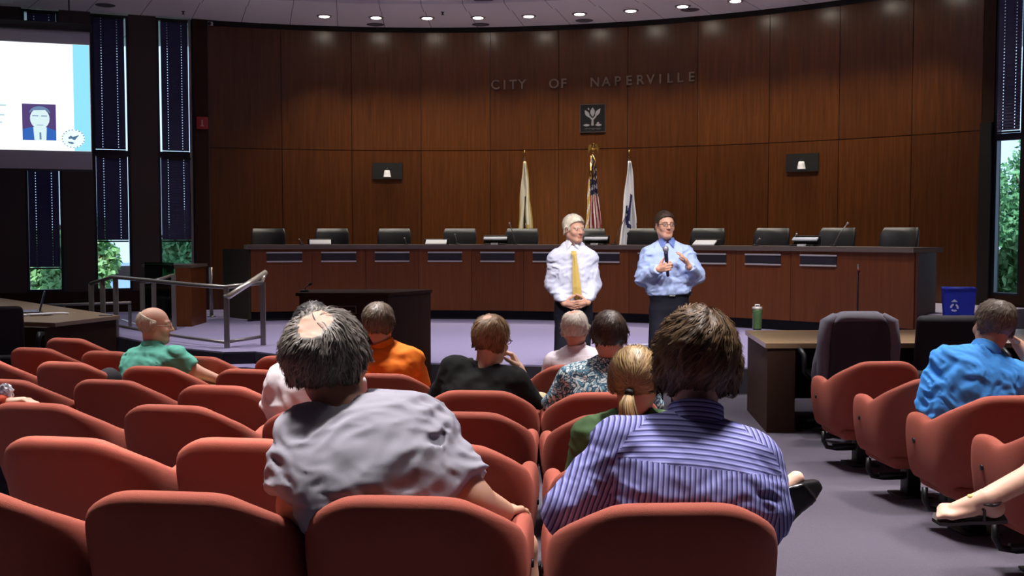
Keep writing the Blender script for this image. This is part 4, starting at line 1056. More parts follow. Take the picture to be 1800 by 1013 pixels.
def np_mesh(name, parts, mats, parent=None, fmat=None, attrs=None):
    """parts: list of (verts, faces); merged into one mesh object"""
    V, Fq, o = [], [], 0
    for v, f in parts: V.append(v); Fq.append(f+o); o += len(v)
    V = np.concatenate(V); Fq = np.concatenate(Fq)
    me = bpy.data.meshes.new(name); me.vertices.add(len(V)); me.vertices.foreach_set('co', V.astype(np.float32).ravel())
    me.loops.add(Fq.size); me.loops.foreach_set('vertex_index', Fq.astype(np.int32).ravel())
    me.polygons.add(len(Fq)); me.polygons.foreach_set('loop_start', np.arange(0, Fq.size, 4, dtype=np.int32)); me.polygons.foreach_set('loop_total', np.full(len(Fq), 4, np.int32))
    for m in (mats if isinstance(mats, (list, tuple)) else [mats]): me.materials.append(m)
    if fmat is not None: me.polygons.foreach_set('material_index', fmat.astype(np.int32))
    me.polygons.foreach_set('use_smooth', np.ones(len(Fq), bool))
    for k, (ty, dom, arr) in (attrs or {}).items():
        at = me.attributes.new(k, ty, dom); at.data.foreach_set('vector' if ty == 'FLOAT_VECTOR' else 'value', np.asarray(arr, np.float32).ravel())
    me.update(calc_edges=True); me.validate()
    ob = bpy.data.objects.new(name, me); C.objects.link(ob)
    if parent is not None: ob.parent = parent
    return ob
# ---- head in its own frame: x right, y forward, z up, origin between the ears
def head_sdf(q, s=1.0, female=False):
    q = q/s
    d = ell(q, np.array([0,-.012,.032]), (.076,.098,.088))
    d = smin(d, ell(q, np.array([0,.028,-.035]), (.060,.066,.085)), .035)
    d = smin(d, ell(q, np.array([0,.066,-.097]), (.026,.024,.020)), .03)
    for sx in (-1, 1):
        d = smin(d, rcone(q, np.array([sx*.055,-.005,-.055]), np.array([sx*.022,.062,-.097]), .018, .016), .03)
        d = smax(d, -ell(q, np.array([sx*.032,.104,.006]), (.019,.014,.012)), .014)
        d = smin(d, ell(q, np.array([sx*.033,.080,.005]), (.0125,.0125,.0115)), .003)
        d = smin(d, rcone(q, np.array([sx*.012,.088,.028]), np.array([sx*.048,.072,.024]), .008, .008), .014)
        d = smin(d, ell(q, np.array([sx*.046,.062,-.03]), (.018,.018,.018)), .025)
        e = ell(q, np.array([sx*.082,-.012,-.008]), (.008,.019,.032), np.array([[math.cos(sx*.35), math.sin(sx*.35), 0],[-math.sin(sx*.35), math.cos(sx*.35), 0],[0,0,1]]))
        e = smax(e, -ell(q, np.array([sx*.092,-.010,-.004]), (.007,.011,.02)), .006)
        d = smin(d, e, .008)
    d = smin(d, rcone(q, np.array([0,.090,.018]), np.array([0,.111,-.026]), .0085, .0125), .014)
    for sx in (-1, 1): d = smin(d, ell(q, np.array([sx*.012,.099,-.030]), (.009,.010,.008)), .008)
    d = smin(d, ell(q, np.array([0,.088,-.058]), (.022,.012,.007)), .006)
    d = smin(d, ell(q, np.array([0,.086,-.069]), (.019,.012,.007)), .006)
    d = smax(d, -rcone(q, np.array([-.02,.101,-.0635]), np.array([.02,.101,-.0635]), .0022, .0022), .004)
    return d*s
def rotm(yaw, pitch, roll):
    return np.array(Matrix.Rotation(yaw, 3, 'Z') @ Matrix.Rotation(pitch, 3, 'X') @ Matrix.Rotation(roll, 3, 'Y'))
SKIN = {}
def skin_mat(name, col):
    if name not in SKIN:
        m = mat('skin_'+name, col, .55, .06, 30, spec=.35)
        b = m.node_tree.nodes['Principled BSDF']; b.inputs['Subsurface Weight'].default_value = .0; b.inputs['Subsurface Radius'].default_value = (.02,.008,.004)
        SKIN[name] = m
    return SKIN[name]
def hair_mat(name, c1, c2, rough=.5):
    m = bpy.data.materials.new('hair_'+name); m.use_nodes = True; N = m.node_tree.nodes; L = m.node_tree.links; b = N['Principled BSDF']
    at = N.new('ShaderNodeAttribute'); at.attribute_name = 'tint'; mx = N.new('ShaderNodeMix'); mx.data_type = 'RGBA'
    mx.inputs[6].default_value = lin(c1); mx.inputs[7].default_value = lin(c2); L.new(at.outputs['Fac'], mx.inputs[0]); L.new(mx.outputs[2], b.inputs['Base Color'])
    b.inputs['Roughness'].default_value = rough; b.inputs['Specular IOR Level'].default_value = .4; return m
def cloth_mat(name, col, rough=.8, var=.08, sc_=60, kind=None, cols=None):
    m = mat('cloth_'+name, col, rough, var, sc_, bump=.15, bscale=700, spec=.25, sheen=0)
    N = m.node_tree.nodes; L = m.node_tree.links; b = N['Principled BSDF']
    if kind in ('stripe', 'finestripe'):
        at = N.new('ShaderNodeAttribute'); at.attribute_name = 'weave'; sx = N.new('ShaderNodeSeparateXYZ'); L.new(at.outputs['Vector'], sx.inputs[0])
        ml = N.new('ShaderNodeMath'); ml.operation = 'MULTIPLY'; ml.inputs[1].default_value = 72 if kind == 'stripe' else 150; L.new(sx.outputs[0], ml.inputs[0])
        fr = N.new('ShaderNodeMath'); fr.operation = 'FRACT'; L.new(ml.outputs[0], fr.inputs[0])
        cr = N.new('ShaderNodeValToRGB'); cr.color_ramp.interpolation = 'LINEAR'; e = cr.color_ramp.elements
        e[0].position = 0; e[0].color = lin(cols[0]); e[1].position = .22; e[1].color = lin(cols[0])
        for p_, c_ in ((.30, cols[1]), (.55, cols[1]), (.62, cols[2]), (.86, cols[2]), (.95, cols[0])):
            k = e.new(p_); k.color = lin(c_)
        L.new(fr.outputs[0], cr.inputs[0]); L.new(cr.outputs[0], b.inputs['Base Color'])
    if kind == 'leafprint':
        tc = N.new('ShaderNodeTexCoord'); n1 = N.new('ShaderNodeTexNoise'); n1.inputs['Scale'].default_value = 9; n1.inputs['Detail'].default_value = 2
        L.new(tc.outputs['Object'], n1.inputs['Vector'])
        ad = N.new('ShaderNodeMix'); ad.data_type = 'RGBA'; ad.blend_type = 'LINEAR_LIGHT'; ad.inputs[0].default_value = .08; L.new(tc.outputs['Object'], ad.inputs[6]); L.new(n1.outputs['Color'], ad.inputs[7])
        vo = N.new('ShaderNodeTexVoronoi'); vo.feature = 'DISTANCE_TO_EDGE'; vo.inputs['Scale'].default_value = 34; L.new(ad.outputs[2], vo.inputs['Vector'])
        wv = N.new('ShaderNodeTexNoise'); wv.inputs['Scale'].default_value = 26; wv.inputs['Detail'].default_value = 3; L.new(ad.outputs[2], wv.inputs['Vector'])
        c1 = N.new('ShaderNodeValToRGB'); c1.color_ramp.interpolation = 'CONSTANT'; e = c1.color_ramp.elements
        e[0].position = 0; e[0].color = lin(cols[0]); e[1].position = .42; e[1].color = lin(cols[1]); k = e.new(.54); k.color = lin(cols[2]); k = e.new(.64); k.color = lin(cols[0])
        L.new(wv.outputs[0], c1.inputs[0])
        ls = N.new('ShaderNodeMath'); ls.operation = 'LESS_THAN'; ls.inputs[1].default_value = .07; L.new(vo.outputs['Distance'], ls.inputs[0])
        mx = N.new('ShaderNodeMix'); mx.data_type = 'RGBA'; L.new(ls.outputs[0], mx.inputs[0]); L.new(c1.outputs[0], mx.inputs[6]); mx.inputs[7].default_value = lin(cols[3]); L.new(mx.outputs[2], b.inputs['Base Color'])
    return m
def hand_prims(wr, d, n, right, curl=(.3,.4,.3), s=1.0, spread=.1, thumb=(.6,.75,.3), tcurl=.25):
    d = nrm(d); n = nrm(np.asarray(n, float)-d*np.dot(n, d)); th = np.cross(n, d)*(-1 if right else 1); pr = []
    for i in range(4):
        x = (.030, .010, -.011, -.030)[i]; L0 = (.088, .091, .086, .078)[i]
        k = wr+(d*L0+th*x)*s; pr.append((wr+(d*.012+th*x*.55)*s, k, .0135*s, .0105*s))
        dd = nrm(d+th*spread*(1.5-i)/1.5*.6); ax = np.cross(dd, n); p = k; a = 0
        cf = curl[i] if isinstance(curl[0], (list, tuple)) else curl
        for j, ln in enumerate((.043, .027, .021)):
            a += cf[j]; v = dd*math.cos(a)+n*math.sin(a); q = p+v*ln*(.95, 1.06, 1.0, .8)[i]*s
            pr.append((p, q, (.0098, .0088, .0080)[j]*s, (.0088, .0080, .0070)[j]*s)); p = q
    pr.append((wr+(d*.04+th*.0)*s, wr+(d*.07)*s, .021*s, .019*s))
    v = nrm(d*thumb[0]+th*thumb[1]+n*thumb[2]); p = wr+(d*.018+th*.020)*s
    for j, ln in enumerate((.046, .034, .026)):
        q = p+v*ln*s; pr.append((p, q, (.0145, .0108, .0096)[j]*s, (.0112, .0098, .0078)[j]*s)); p = q; v = nrm(v*math.cos(tcurl)+nrm(d*.8+n*.5-th*.3)*math.sin(tcurl))
    return pr
def chain(prims, k):
    def f(p):
        r = None
        for a, b, ra, rb in prims:
            d = rcone(p, a, b, ra, rb); r = d if r is None else smin(r, d, k)
        return r
    return f
def bounds(pts, pad): pts = np.array(pts); return pts.min(0)-pad, pts.max(0)+pad

def person(label, loc, sp, skin, hair=None, shirt=None, trousers=None, shoes=None, extras=None, h=.010, hh=.0055):
    loc = A3(loc); J = {k: A3(v)-loc for k, v in sp.items() if k in ('head','neck','pel','shL','shR','elL','elR','wrL','wrR','knL','knR','anL','anR','toL','toR','hiL','hiR')}
    hs = sp.get('hs', 1.0); Rm = rotm(sp.get('yaw', 0), sp.get('pitch', 0), sp.get('roll', 0)); hc = J['head']
    u = J['neck']-J['pel']; Lt = np.linalg.norm(u); u = u/Lt; r = J['shR']-J['shL']; r = nrm(r-u*(r@u)); f = np.cross(u, r)
    wS, wW, dS, dW = sp.get('wS', .172), sp.get('wW', .16), sp.get('dS', .105), sp.get('dW', .12); bend = sp.get('bend', .02); belly = sp.get('belly', 0)
    tt = np.array([-.2, -.05, .08, .3, .55, .75, .9, .98, 1.06]); ww = np.array([.13, .165, .168, wW, (wW+wS)/2, wS, wS*.9, wS*.62, .06]); dd = np.array([.09, .115, .118, dW, (dW+dS)/2+.008, dS, dS*.82, dS*.62, .045])
    def torso(p, inf=0.0):
        q = p-J['pel']; t = (q@u)/Lt; x = q@r; y = q@f
        w_ = np.interp(t, tt, ww)+inf; d_ = np.interp(t, tt, dd)+inf; tc = np.clip(t, 0, 1)
        y = y+bend*np.sin(PI*tc)-belly*np.exp(-((t-.28)/.2)**2)*(y > 0)
        k = ((np.abs(x)/w_)**2.3+(np.abs(y)/d_)**2.3)**(1/2.3); ds = (k-1)*np.minimum(w_, d_)
        dz = np.maximum(-.16*Lt-(q@u), (q@u)-1.05*Lt)-inf
        return smax(ds, dz, .04)
    def side(S): return J['sh'+S], J['el'+S], J['wr'+S]
    aR = sp.get('arm', 1.0)
    shp = {S: J['sh'+S] for S in 'LR'}
    nb = J['neck']
    def trap(p, S, inf=0): return rcone(p, nb-u*.035+r*(.02 if S == 'R' else -.02), shp[S]-u*.0, .052+inf, .056+inf)
    def arm(p, S, inf=0, upto=None, infw=None):
        s_, e_, w_ = side(S); iw = inf if infw is None else infw
        a = rcone(p, s_, e_, .060*aR+inf, .046*aR+inf)
        b = rcone(p, e_, w_, .045*aR+inf, .029*aR+iw)
        return a, b
    # ---- skin body
    hb = hc+Rm@np.array([0,-.02,-.055])*hs
    neckr = sp.get('neckr', .056)
    def f_head(p):
        d = head_sdf((p-hc)@Rm, hs)
        n_ = rcone(p, nb-u*.03, hb, neckr*1.04, neckr*.96)
        n_ = smin(n_, rcone(p, hb, hc+Rm@np.array([0,.02,-.07])*hs, neckr*.9, .045), .03)
        return smin(d, n_, .025)
    def legs(p, inf=0, infa=0):
        o = None
        for S in 'LR':
            if 'kn'+S not in J: continue
            hp = J['hi'+S] if 'hi'+S in J else J['pel']+r*(.085 if S == 'R' else -.085)-u*.02
            d = smin(rcone(p, hp, J['kn'+S], .088+inf, .062+inf), rcone(p, J['kn'+S], J['an'+S], .058+inf, .040+infa), .03)
            cf = J['kn'+S]*.68+J['an'+S]*.32-f*.012
            d = smin(d, ell(p, cf, (.058+inf, .058+inf, .1)), .03)
            o = d if o is None else smin(o, d, .02)
        return o
    def f_body(p):
        d = torso(p, -.012)
        for S in 'LR':
            d = smin(d, trap(p, S, -.012), .05); a, b = arm(p, S, -.006 if shirt and shirt.get('long') else 0.0, infw=0)
            d = smin(d, smin(a, b, .02), .035)
        l_ = legs(p, -.004)
        if l_ is not None: d = smin(d, l_, .04)
        for S in 'LR':
            if 'to'+S in J:
                d = smin(d, rcone(p, J['an'+S], J['to'+S], .036, .026), .03)
        return d
    parts = []
    lo, hi = bounds([hc, hb, nb-u*.05], .15*hs); v_, f_ = mesh_sdf(f_head, lo, hi, hh)
    # lip and cheek colour, by face
    hv = ((v_-hc)@Rm)/hs
    parts.append((v_, f_)); nh = len(f_)
    fm = np.zeros(nh, int); cq = hv[f_].mean(1)
    lips = (np.abs(cq[:,0]) < .023) & (cq[:,1] > .08) & (cq[:,2] < -.050) & (cq[:,2] > -.078); fm[lips] = 1
    brow = (np.abs(np.abs(cq[:,0])-.031) < .019) & (cq[:,1] > .07) & (np.abs(cq[:,2]-.0275+.12*np.abs(np.abs(cq[:,0])-.03)) < .0042); fm[brow] = 2
    eye = (((np.abs(cq[:,0])-.033)/.0115)**2+((cq[:,2]-.005)/.0048)**2 < 1) & (cq[:,1] > .06); fm[eye] = 3
    iris = (((np.abs(cq[:,0])-.033)/.0048)**2+((cq[:,2]-.005)/.0048)**2 < 1) & (cq[:,1] > .06); fm[iris] = 4
    pts = [J[k] for k in J if k != 'head']; lo, hi = bounds(pts, .16)
    v_, f_ = mesh_sdf(f_body, lo, hi, max(h, .011)); parts.append((v_, f_)); fm = np.concatenate([fm, np.zeros(len(f_), int)])
    for S in 'LR':
        hd = sp.get('hand'+S)
        if not hd: continue
        pr = hand_prims(J['wr'+S], hd[0], hd[1], S == 'R', *hd[2:]); e_ = nrm(J['el'+S]-J['wr'+S])
        pr.append((J['wr'+S]+e_*.06, J['wr'+S]-e_*.012, .031, .026))
        q = [x for a in pr for x in a[:2]]; lo, hi = bounds(q, .03); v_, f_ = mesh_sdf(chain(pr, .009), lo, hi, .0042)
        parts.append((v_, f_)); fm = np.concatenate([fm, np.zeros(len(f_), int)])
    sk = skin_mat(*skin)
    lipm = skin_mat(skin[0]+'_lip', tuple(int(c*k) for c, k in zip(skin[1], (.93, .80, .78))))
    browm = mat('brow_'+skin[0], hair['c1'] if hair else (60,45,35), .7)
    body = np_mesh('person', parts, [sk, lipm, browm, mat('eye_white', (205,200,198), .3), mat('eye_iris', (40,32,28), .2)], None, fm)
    body.location = loc; tag(body, label, 'person')
    # ---- shirt
    if shirt:
        inf = shirt.get('inf', .010); wr_ = shirt.get('wr', .005); seed = shirt.get('seed', 1); hem = shirt.get('hem', -.02); folds = [(A3(a)-loc, A3(b)-loc, w_, am) for a, b, w_, am in shirt.get('folds', [])]
        slv = shirt.get('sleeve', .62); lng = shirt.get('long')
        def wrinkle(p):
            q = np.stack([p@r, p@f, p@u], 1)
            n_ = vnoise(q*np.array([9, 9, 22]) + vnoise(q*7, seed+5)[:, None]*1.4, seed)
            n2 = vnoise(q*np.array([16, 16, 9])+3+vnoise(q*5, seed+8)[:, None]*1.1, seed+3)
            n3 = vnoise(q*np.array([13, 13, 34])+vnoise(q*6, seed+11)[:, None]*2.2+q[:, :1]*np.array([0, 0, 22]), seed+6)
            return wr_*(1-np.abs(n_)*2.2)*.75+wr_*.5*n2+wr_*.55*(.6-np.abs(n3)*1.9)
        def f_sleeve(p, S):
            s_, e_, w_ = side(S); a, b = arm(p, S, inf+.004, infw=inf*1.0+.002)
            if lng:
                d = smin(a, b, .03); cut = (p-(w_+nrm(w_-e_)*.005))@nrm(w_-e_); near = b < a
                return np.where(near, smax(d, cut, .008), d)
            ax = nrm(e_-s_); ln = np.linalg.norm(e_-s_); k = inf+.014
            a = rcone(p, s_, s_+ax*ln*1.1, .062*aR+inf*.8, .056*aR+k); return smax(a, (p-s_)@ax-ln*slv, .008)
        def f_shirt(p, wk=True):
            d = torso(p, inf)
            for S in 'LR':
                d = smin(d, trap(p, S, inf-.004), .05); d = smin(d, f_sleeve(p, S), shirt.get('blend', .05))
            near = np.abs(d) < .06
            if wk and near.any():
                d[near] -= wrinkle(p[near])
                for a, b, w_, am in folds:
                    q = p[near]; ab = b-a; t = np.clip(((q-a)@ab)/(ab@ab), 0, 1); dist = np.linalg.norm(q-a-t[:, None]*ab, axis=1)
                    d[near] -= am*np.exp(-(dist/w_)**2)*np.sin(PI*np.clip(t*.9+.05, 0, 1))
            d = smax(d, (hem*Lt-((p-J['pel'])@u)), .01)
            nk = shirt.get('neckcut', .062); nz = ((p-nb)@u)
            cone = rcone(p, nb-u*.0, hb+(hb-nb)*.6, nk, nk*1.02); d = smax(d, -cone, .008)
            return d
        pts = [J['neck'], J['pel']-u*.05, *[side(S)[i] for S in 'LR' for i in ((0, 1, 2) if lng else (0, 1))]]
        lo, hi = bounds(pts, .2); v_, f_ = mesh_sdf(f_shirt, lo, hi, h); v_ = relax(v_, f_, 1, .5)
        # which panel each face belongs to, and its weave direction
        cen = v_[f_].mean(1); dT = torso(cen, inf); dL = f_sleeve(cen, 'L'); dR = f_sleeve(cen, 'R'); pan = np.argmin(np.stack([dT, dL, dR]), 0)
        fmt = np.zeros(len(f_), int); at = {}
        if shirt.get('weave'):
            cor = v_[f_].reshape(-1, 3); pc = np.repeat(pan, 4); W = np.zeros((len(cor), 3))
            q = cor-J['pel']; W[:,0] = q@r; W[:,1] = q@u
            cq = cen-J['pel']; yoke = (pan == 0) & ((cq@u) > Lt*shirt.get('yoke', .9)) & ((cq@f) < .03); yk = np.repeat(yoke, 4)
            cuff = np.zeros(len(cor), bool)
            W[yk, 0] = (q[yk]@u)+.5*(q[yk]@r)**2
            for i, S in ((1, 'L'), (2, 'R')):
                s_, e_, w_ = side(S); ax = nrm(w_-s_); sidev = nrm(np.cross(ax, f)); m_ = pc == i
                W[m_, 0] = (cor[m_]-s_)@sidev
            at['weave'] = ('FLOAT_VECTOR', 'CORNER', W)
        sh = np_mesh('shirt', [(v_, f_)], shirt['mats'], body, fmt, at)
        if shirt.get('collar'):
            ci, cw, ch = shirt['collar'] if isinstance(shirt['collar'], tuple) else (.066, .008, .03)
            ax = nrm(hb-nb)
            def f_col(p):
                q = p-nb; z = q@ax; rad = np.linalg.norm(q-z[:, None]*ax, axis=1); zz = z-.012-.25*((q@f)*-1)*.6
                d = np.abs(rad-ci-.12*np.maximum(0, .02-zz))-cw
                d = smax(d, np.abs(zz-.008)-ch, .006)
                gap = np.abs(q@r)-.012-(.03-z)*.35; return smax(d, -np.where((q@f) > 0, gap, .1), .004)
            lo, hi = bounds([nb-ax*.06, nb+ax*.07], .11); v_, f_ = mesh_sdf(f_col, lo, hi, min(h, .006)); 
            at = {}
            if shirt.get('weave'):
                cor = v_[f_].reshape(-1, 3); W = np.zeros((len(cor), 3)); W[:,0] = (cor-nb)@ax; at['weave'] = ('FLOAT_VECTOR', 'CORNER', W)
            np_mesh('collar', [(v_, f_)], shirt.get('collar_mat', shirt['mats'][0]), body, None, at)
        if shirt.get('yokeseam'): pass
    if trousers:
        ln = trousers.get('upto', 1.0); seed = 7; ti = trousers.get('inf', .012)
        JJ = dict(J)
        def f_tr(p):
            d = smax(torso(p, .008), ((p-J['pel'])@u)-Lt*trousers.get('waist', .1), .01); l_ = legs(p, ti, ti+.012)
            if l_ is not None:
                if ln < 1:
                    l_ = None
                    for S in 'LR':
                        hp = J['hi'+S] if 'hi'+S in J else J['pel']+r*(.085 if S == 'R' else -.085)-u*.02
                        ax = nrm(J['kn'+S]-hp); e_ = hp+(J['kn'+S]-hp)*ln; d2 = smax(rcone(p, hp, J['kn'+S], .088+ti, .07+ti), (p-e_)@ax, .006); l_ = d2 if l_ is None else smin(l_, d2, .02)
                elif False:
                    for S in 'LR':
                        cutp = J['kn'+S] + (J['an'+S]-J['kn'+S])*(ln-.5)*2 if ln > .5 else None
                        if cutp is not None: l_ = np.where(np.linalg.norm(p-cutp, axis=1) < 10, smax(l_, np.where(rcone(p, J['kn'+S], J['an'+S], .08, .07) < .0, (p-cutp)@nrm(J['an'+S]-J['kn'+S]), -1), .005), l_)
                else:
                    for S in 'LR':
                        if 'an'+S in J:
                            ax = nrm(J['an'+S]-J['kn'+S]); c_ = (p-J['an'+S])@ax-.01; l_ = np.where(np.linalg.norm(p-J['an'+S], axis=1) < .12, smax(l_, c_, .006), l_)
                d = smin(d, l_, .04)
            near = np.abs(d) < .05; q = p[near]; d[near] -= .003*vnoise(q*np.array([14, 14, 20]), seed)
            return d
        pts = [J['pel']+u*.08]+[J[k] for k in ('knL','knR','anL','anR') if k in J]; lo, hi = bounds(pts, .17)
        v_, f_ = mesh_sdf(f_tr, lo, hi, max(h, .010)); np_mesh('trousers', [(v_, f_)], trousers['mat'], body)
    if shoes:
        for S in 'LR':
            if 'to'+S not in J: continue
            a, t_ = J['an'+S], J['to'+S]; fd = nrm(t_-a); up = nrm(sp.get('foot_up'+S, (0,0,1))); up = nrm(up-fd*(up@fd)*.0); sd = nrm(np.cross(fd, up))
            up2 = np.cross(sd, fd)
            base = a-up2*.0
            def f_sh(p):
                q = p-base; x = q@sd; y = q@fd; z = q@up2
                L_ = np.linalg.norm(t_-a)
                w_ = np.interp(y, [-.06, -.03, .04, .12, L_-.02, L_+.04], [.022, .036, .034, .044, .042, .018]); top = np.interp(y, [-.06, -.02, .05, .12, L_+.04], [.03, .045, .025, -.01, -.045]); bot = -.075
                d = np.maximum(np.abs(x)-w_, np.maximum(z-top, bot-z)); d = smax(d, np.maximum(-.065-y, y-L_-.05), .02)
                return d-.004
            lo, hi = bounds([a, t_], .13); v_, f_ = mesh_sdf(f_sh, lo, hi, .006); v_ = relax(v_, f_, 3, .5); np_mesh('shoe', [(v_, f_)], shoes, body)
    # ---- hair: a cap over the skull and combed strands
    if hair:
        th, sd_, nape = hair.get('top', .016), hair.get('side', .010), hair.get('nape', -.062); hl = hair.get('front', .066)
        bald = hair.get('bald', []); seed = hair.get('seed', 2); crown = np.array(hair.get('crown', (0.01,-.055,.10)))
        def region(q):
            # hairline from the forehead (y .09) down to the nape (y -.08)
            zl = np.interp(q[:,1], [-.09, -.035, -.02, .028, .036, .062, .09], [nape, nape+.010, -.03, -.005, .04, hl-.01, hl+.008])
            g = zl-q[:,2]
            ear = .030-np.linalg.norm((np.abs(q)-np.array([.085,0,0]))*np.array([.8,1,1])-np.array([0,-.008,-.006]), axis=1) if False else None
            return g
        def f_hair(p):
            q = ((p-hc)@Rm)/hs; base_ = head_sdf(q)
            t_ = sd_+(th-sd_)*np.clip((q[:,2]-.02)/.08, 0, 1)+hair.get('back', 0)*np.clip(-q[:,1]/.08, 0, 1)*np.clip((q[:,2]+.07)/.05, 0, 1)
            for c_, r_ in hair.get('thin', []): t_ = t_-(t_-.0015)*np.exp(-(np.linalg.norm((q-np.array(c_))/np.array(r_), axis=1))**2.5)
            nz_ = hair.get('lump', .004)*vnoise(q*np.array([42, 42, 20]), seed)+hair.get('lump', .004)*.6*vnoise(q*95, seed+1)
            d = smin(base_-t_-nz_*np.clip(t_/.01, 0, 1), ell(q, np.array([0,-.014,.036]), (.078+t_*.8, .10+t_*.8, .088+t_*.6)), .01)
            d = smax(d, region(q), .012)
            e = ell(np.stack([np.abs(q[:,0]), q[:,1], q[:,2]], 1), np.array([.088,.004,-.016]), (.03,.028,.036)); d = smax(d, -e, .008)
            for c_, r_ in bald: d = smax(d, -ell(q, np.array(c_), r_), .02)
            return d*hs*.8
        lo, hi = bounds([hc], .165*hs); hv_, hf_ = mesh_sdf(f_hair, lo, hi, hh)
        rg = np.random.default_rng(seed); parts = [(hv_, hf_)]; tint = [np.full(len(hf_), .38)+.1*vnoise(hv_[hf_].mean(1)*60, 4)]
        ns = hair.get('n', 1500)
        if ns and len(hv_):
            P0 = hv_[rg.integers(0, len(hv_), ns)]
            for c_, r_ in hair.get('thin', []):
                k_ = np.linalg.norm((((P0-hc)@Rm)/hs-np.array(c_))/np.array(r_), axis=1); P0 = P0[(k_ > 1.0) | (rg.random(len(P0)) < .05)]
            ns = len(P0); seg = 7; L_ = hair.get('len', .05)*(.6+.8*rg.random(ns)); lift = hair.get('lift', .002)
            pos = P0.copy(); path = [pos.copy()]; wd = hair.get('width', .0016)
            def grad(x):
                e = .004; g = np.stack([f_hair(x+np.array(o))-f_hair(x-np.array(o)) for o in ((e,0,0),(0,e,0),(0,0,e))], 1); return g/np.maximum(np.linalg.norm(g, axis=1), 1e-6)[:, None]
            jit = rg.normal(size=(ns, 3))*hair.get('mess', .25)
            offs = lift*(.2+1.2*rg.random(ns))
            norms = []
            for s in range(seg):
                n_ = grad(pos); norms.append(n_)
                q = ((pos-hc)@Rm)/hs; fl_ = q-crown; sw = np.cross(fl_, np.array([0, -.4, 1]))*hair.get('swirl', .35)
                flow = fl_/np.maximum(np.linalg.norm(fl_, axis=1), .01)[:, None]+sw/np.maximum(np.linalg.norm(fl_, axis=1), .03)[:, None]
                flow = flow@Rm.T+np.array([0, 0, -hair.get('grav', .5)])+jit
                flow = flow-n_*np.sum(flow*n_, 1)[:, None]; flow /= np.maximum(np.linalg.norm(flow, axis=1), 1e-6)[:, None]
                pos = pos+flow*(L_/seg)[:, None]; d = f_hair(pos); pos = pos-grad(pos)*(np.clip(d-offs*(1+.25*s), -.02, .02))[:, None]
                path.append(pos.copy())
            norms.append(grad(pos)); path = np.stack(path, 1); norms = np.stack(norms, 1)
            tg = np.gradient(path, axis=1); sdv = np.cross(tg, norms); sdv /= np.maximum(np.linalg.norm(sdv, axis=2), 1e-9)[:, :, None]
            wv = wd*np.array([.7, 1, 1, 1, .9, .7, .45, .12])[None, :, None]
            V2 = np.stack([path-sdv*wv, path+sdv*wv], 2).reshape(-1, 3); b_ = (np.arange(ns)*(seg+1)*2)[:, None]+(np.arange(seg)*2)[None]
            F2 = np.stack([b_, b_+1, b_+3, b_+2], 2).reshape(-1, 4); parts.append((V2, F2)); tint.append(np.repeat(np.clip(rg.normal(.5, .28, ns), 0, 1), seg))
        hm_ = np.zeros(sum(len(x[1]) for x in parts), int)
        for c_, r_ in hair.get('thin', []):
            cq_ = ((hv_[hf_].mean(1)-hc)@Rm)/hs; k_ = np.linalg.norm((cq_-np.array(c_))/np.array(r_), axis=1)+.12*vnoise(cq_*90, 5); hm_[:len(hf_)][k_ < .95] = 1
        np_mesh('hair', parts, [hair['mat'], sk], body, hm_, {'tint': ('FLOAT', 'FACE', np.concatenate(tint))})
    return body, dict(J=J, Rm=Rm, hc=hc, hs=hs, loc=loc, u=u, r=r, f=f, nb=nb)
def headpt(I, x, y, z): return Vector(I['hc']+I['Rm']@(np.array([x, y, z])*I['hs']))
def glasses(body, I, color=(40,36,34), rimless=False, r=.0022):
    g = MB(); gm = mat('glasses_frame', color, .6)
    for s in (-1, 1):
        pts = [headpt(I, s*.034+.023*math.cos(2*PI*k/16)*1.0, .106-.012*abs(math.cos(2*PI*k/16)*.5+.5*s*0), .002+.0155*math.sin(2*PI*k/16)) for k in range(17)]
        g.tube(pts, r*(.6 if rimless else 1), 6, caps=False)
        g.tube([headpt(I, s*.057, .101, .008), headpt(I, s*.078, .08, .008), headpt(I, s*.086, .0, .006), headpt(I, s*.084, -.018, -.006)], r*.9, 6)
    g.tube([headpt(I, -.011, .107, .005), headpt(I, 0, .112, .008), headpt(I, .011, .107, .005)], r*.9, 6)
    return g.build('eyeglasses', gm, body)

def collar_points(body, I, mt, s=1.0):
    m = MB(); u, r, f, nb = (Vector(I[k]) for k in 'urf') if False else (Vector(I['u']), Vector(I['r']), Vector(I['f']), Vector(I['nb']))
    for sg in (-1, 1):
        A = lambda x, y, z: nb+r*(sg*x*s)+f*(y*s)+u*(z*s)
        q = [A(.006,.078,.020), A(.030,.074,.046), A(.060,.045,.052), A(.072,.048,.018), A(.048,.098,-.035)]
        o = [p+f*.007+u*.002 for p in q]; n = 5
        m.add(q+o, [tuple(range(n))[::-1], tuple(range(n, 2*n))]+[(i, (i+1)%n, n+(i+1)%n, n+i) for i in range(n)], 0, False)
    return m.build('collar_flaps', mt, body)
# ================================================================ THE PEOPLE IN THE ROOM
def V3(*a): return Vector(a)
SK_T, SK_P, SK_R = ('tan', (194,148,122)), ('pale', (206,164,142)), ('ruddy', (204,154,132))
navy = cloth_mat('dark_trousers', (30,30,42)); khaki = cloth_mat('khaki', (188,176,140)); denim = cloth_mat('denim', (58,66,92)); grey_short = cloth_mat('shorts', (96,92,88))
shoe_black = mat('shoe_leather', (24,22,24), .3, .1, 20)
hm_white = hair_mat('white', (196,186,168), (238,230,212)); hm_darkbrown = hair_mat('darkbrown', (40,30,24), (78,60,46)); hm_brown = hair_mat('brown', (54,40,27), (124,96,64), .55)
hm_salt = hair_mat('salt', (56,52,48), (146,138,128), .55); hm_sandy = hair_mat('sandy', (96,74,50), (166,136,98)); hm_greyb = hair_mat('greybrown', (74,64,54), (128,114,98)); hm_black = hair_mat('black', (24,22,22), (58,54,52))
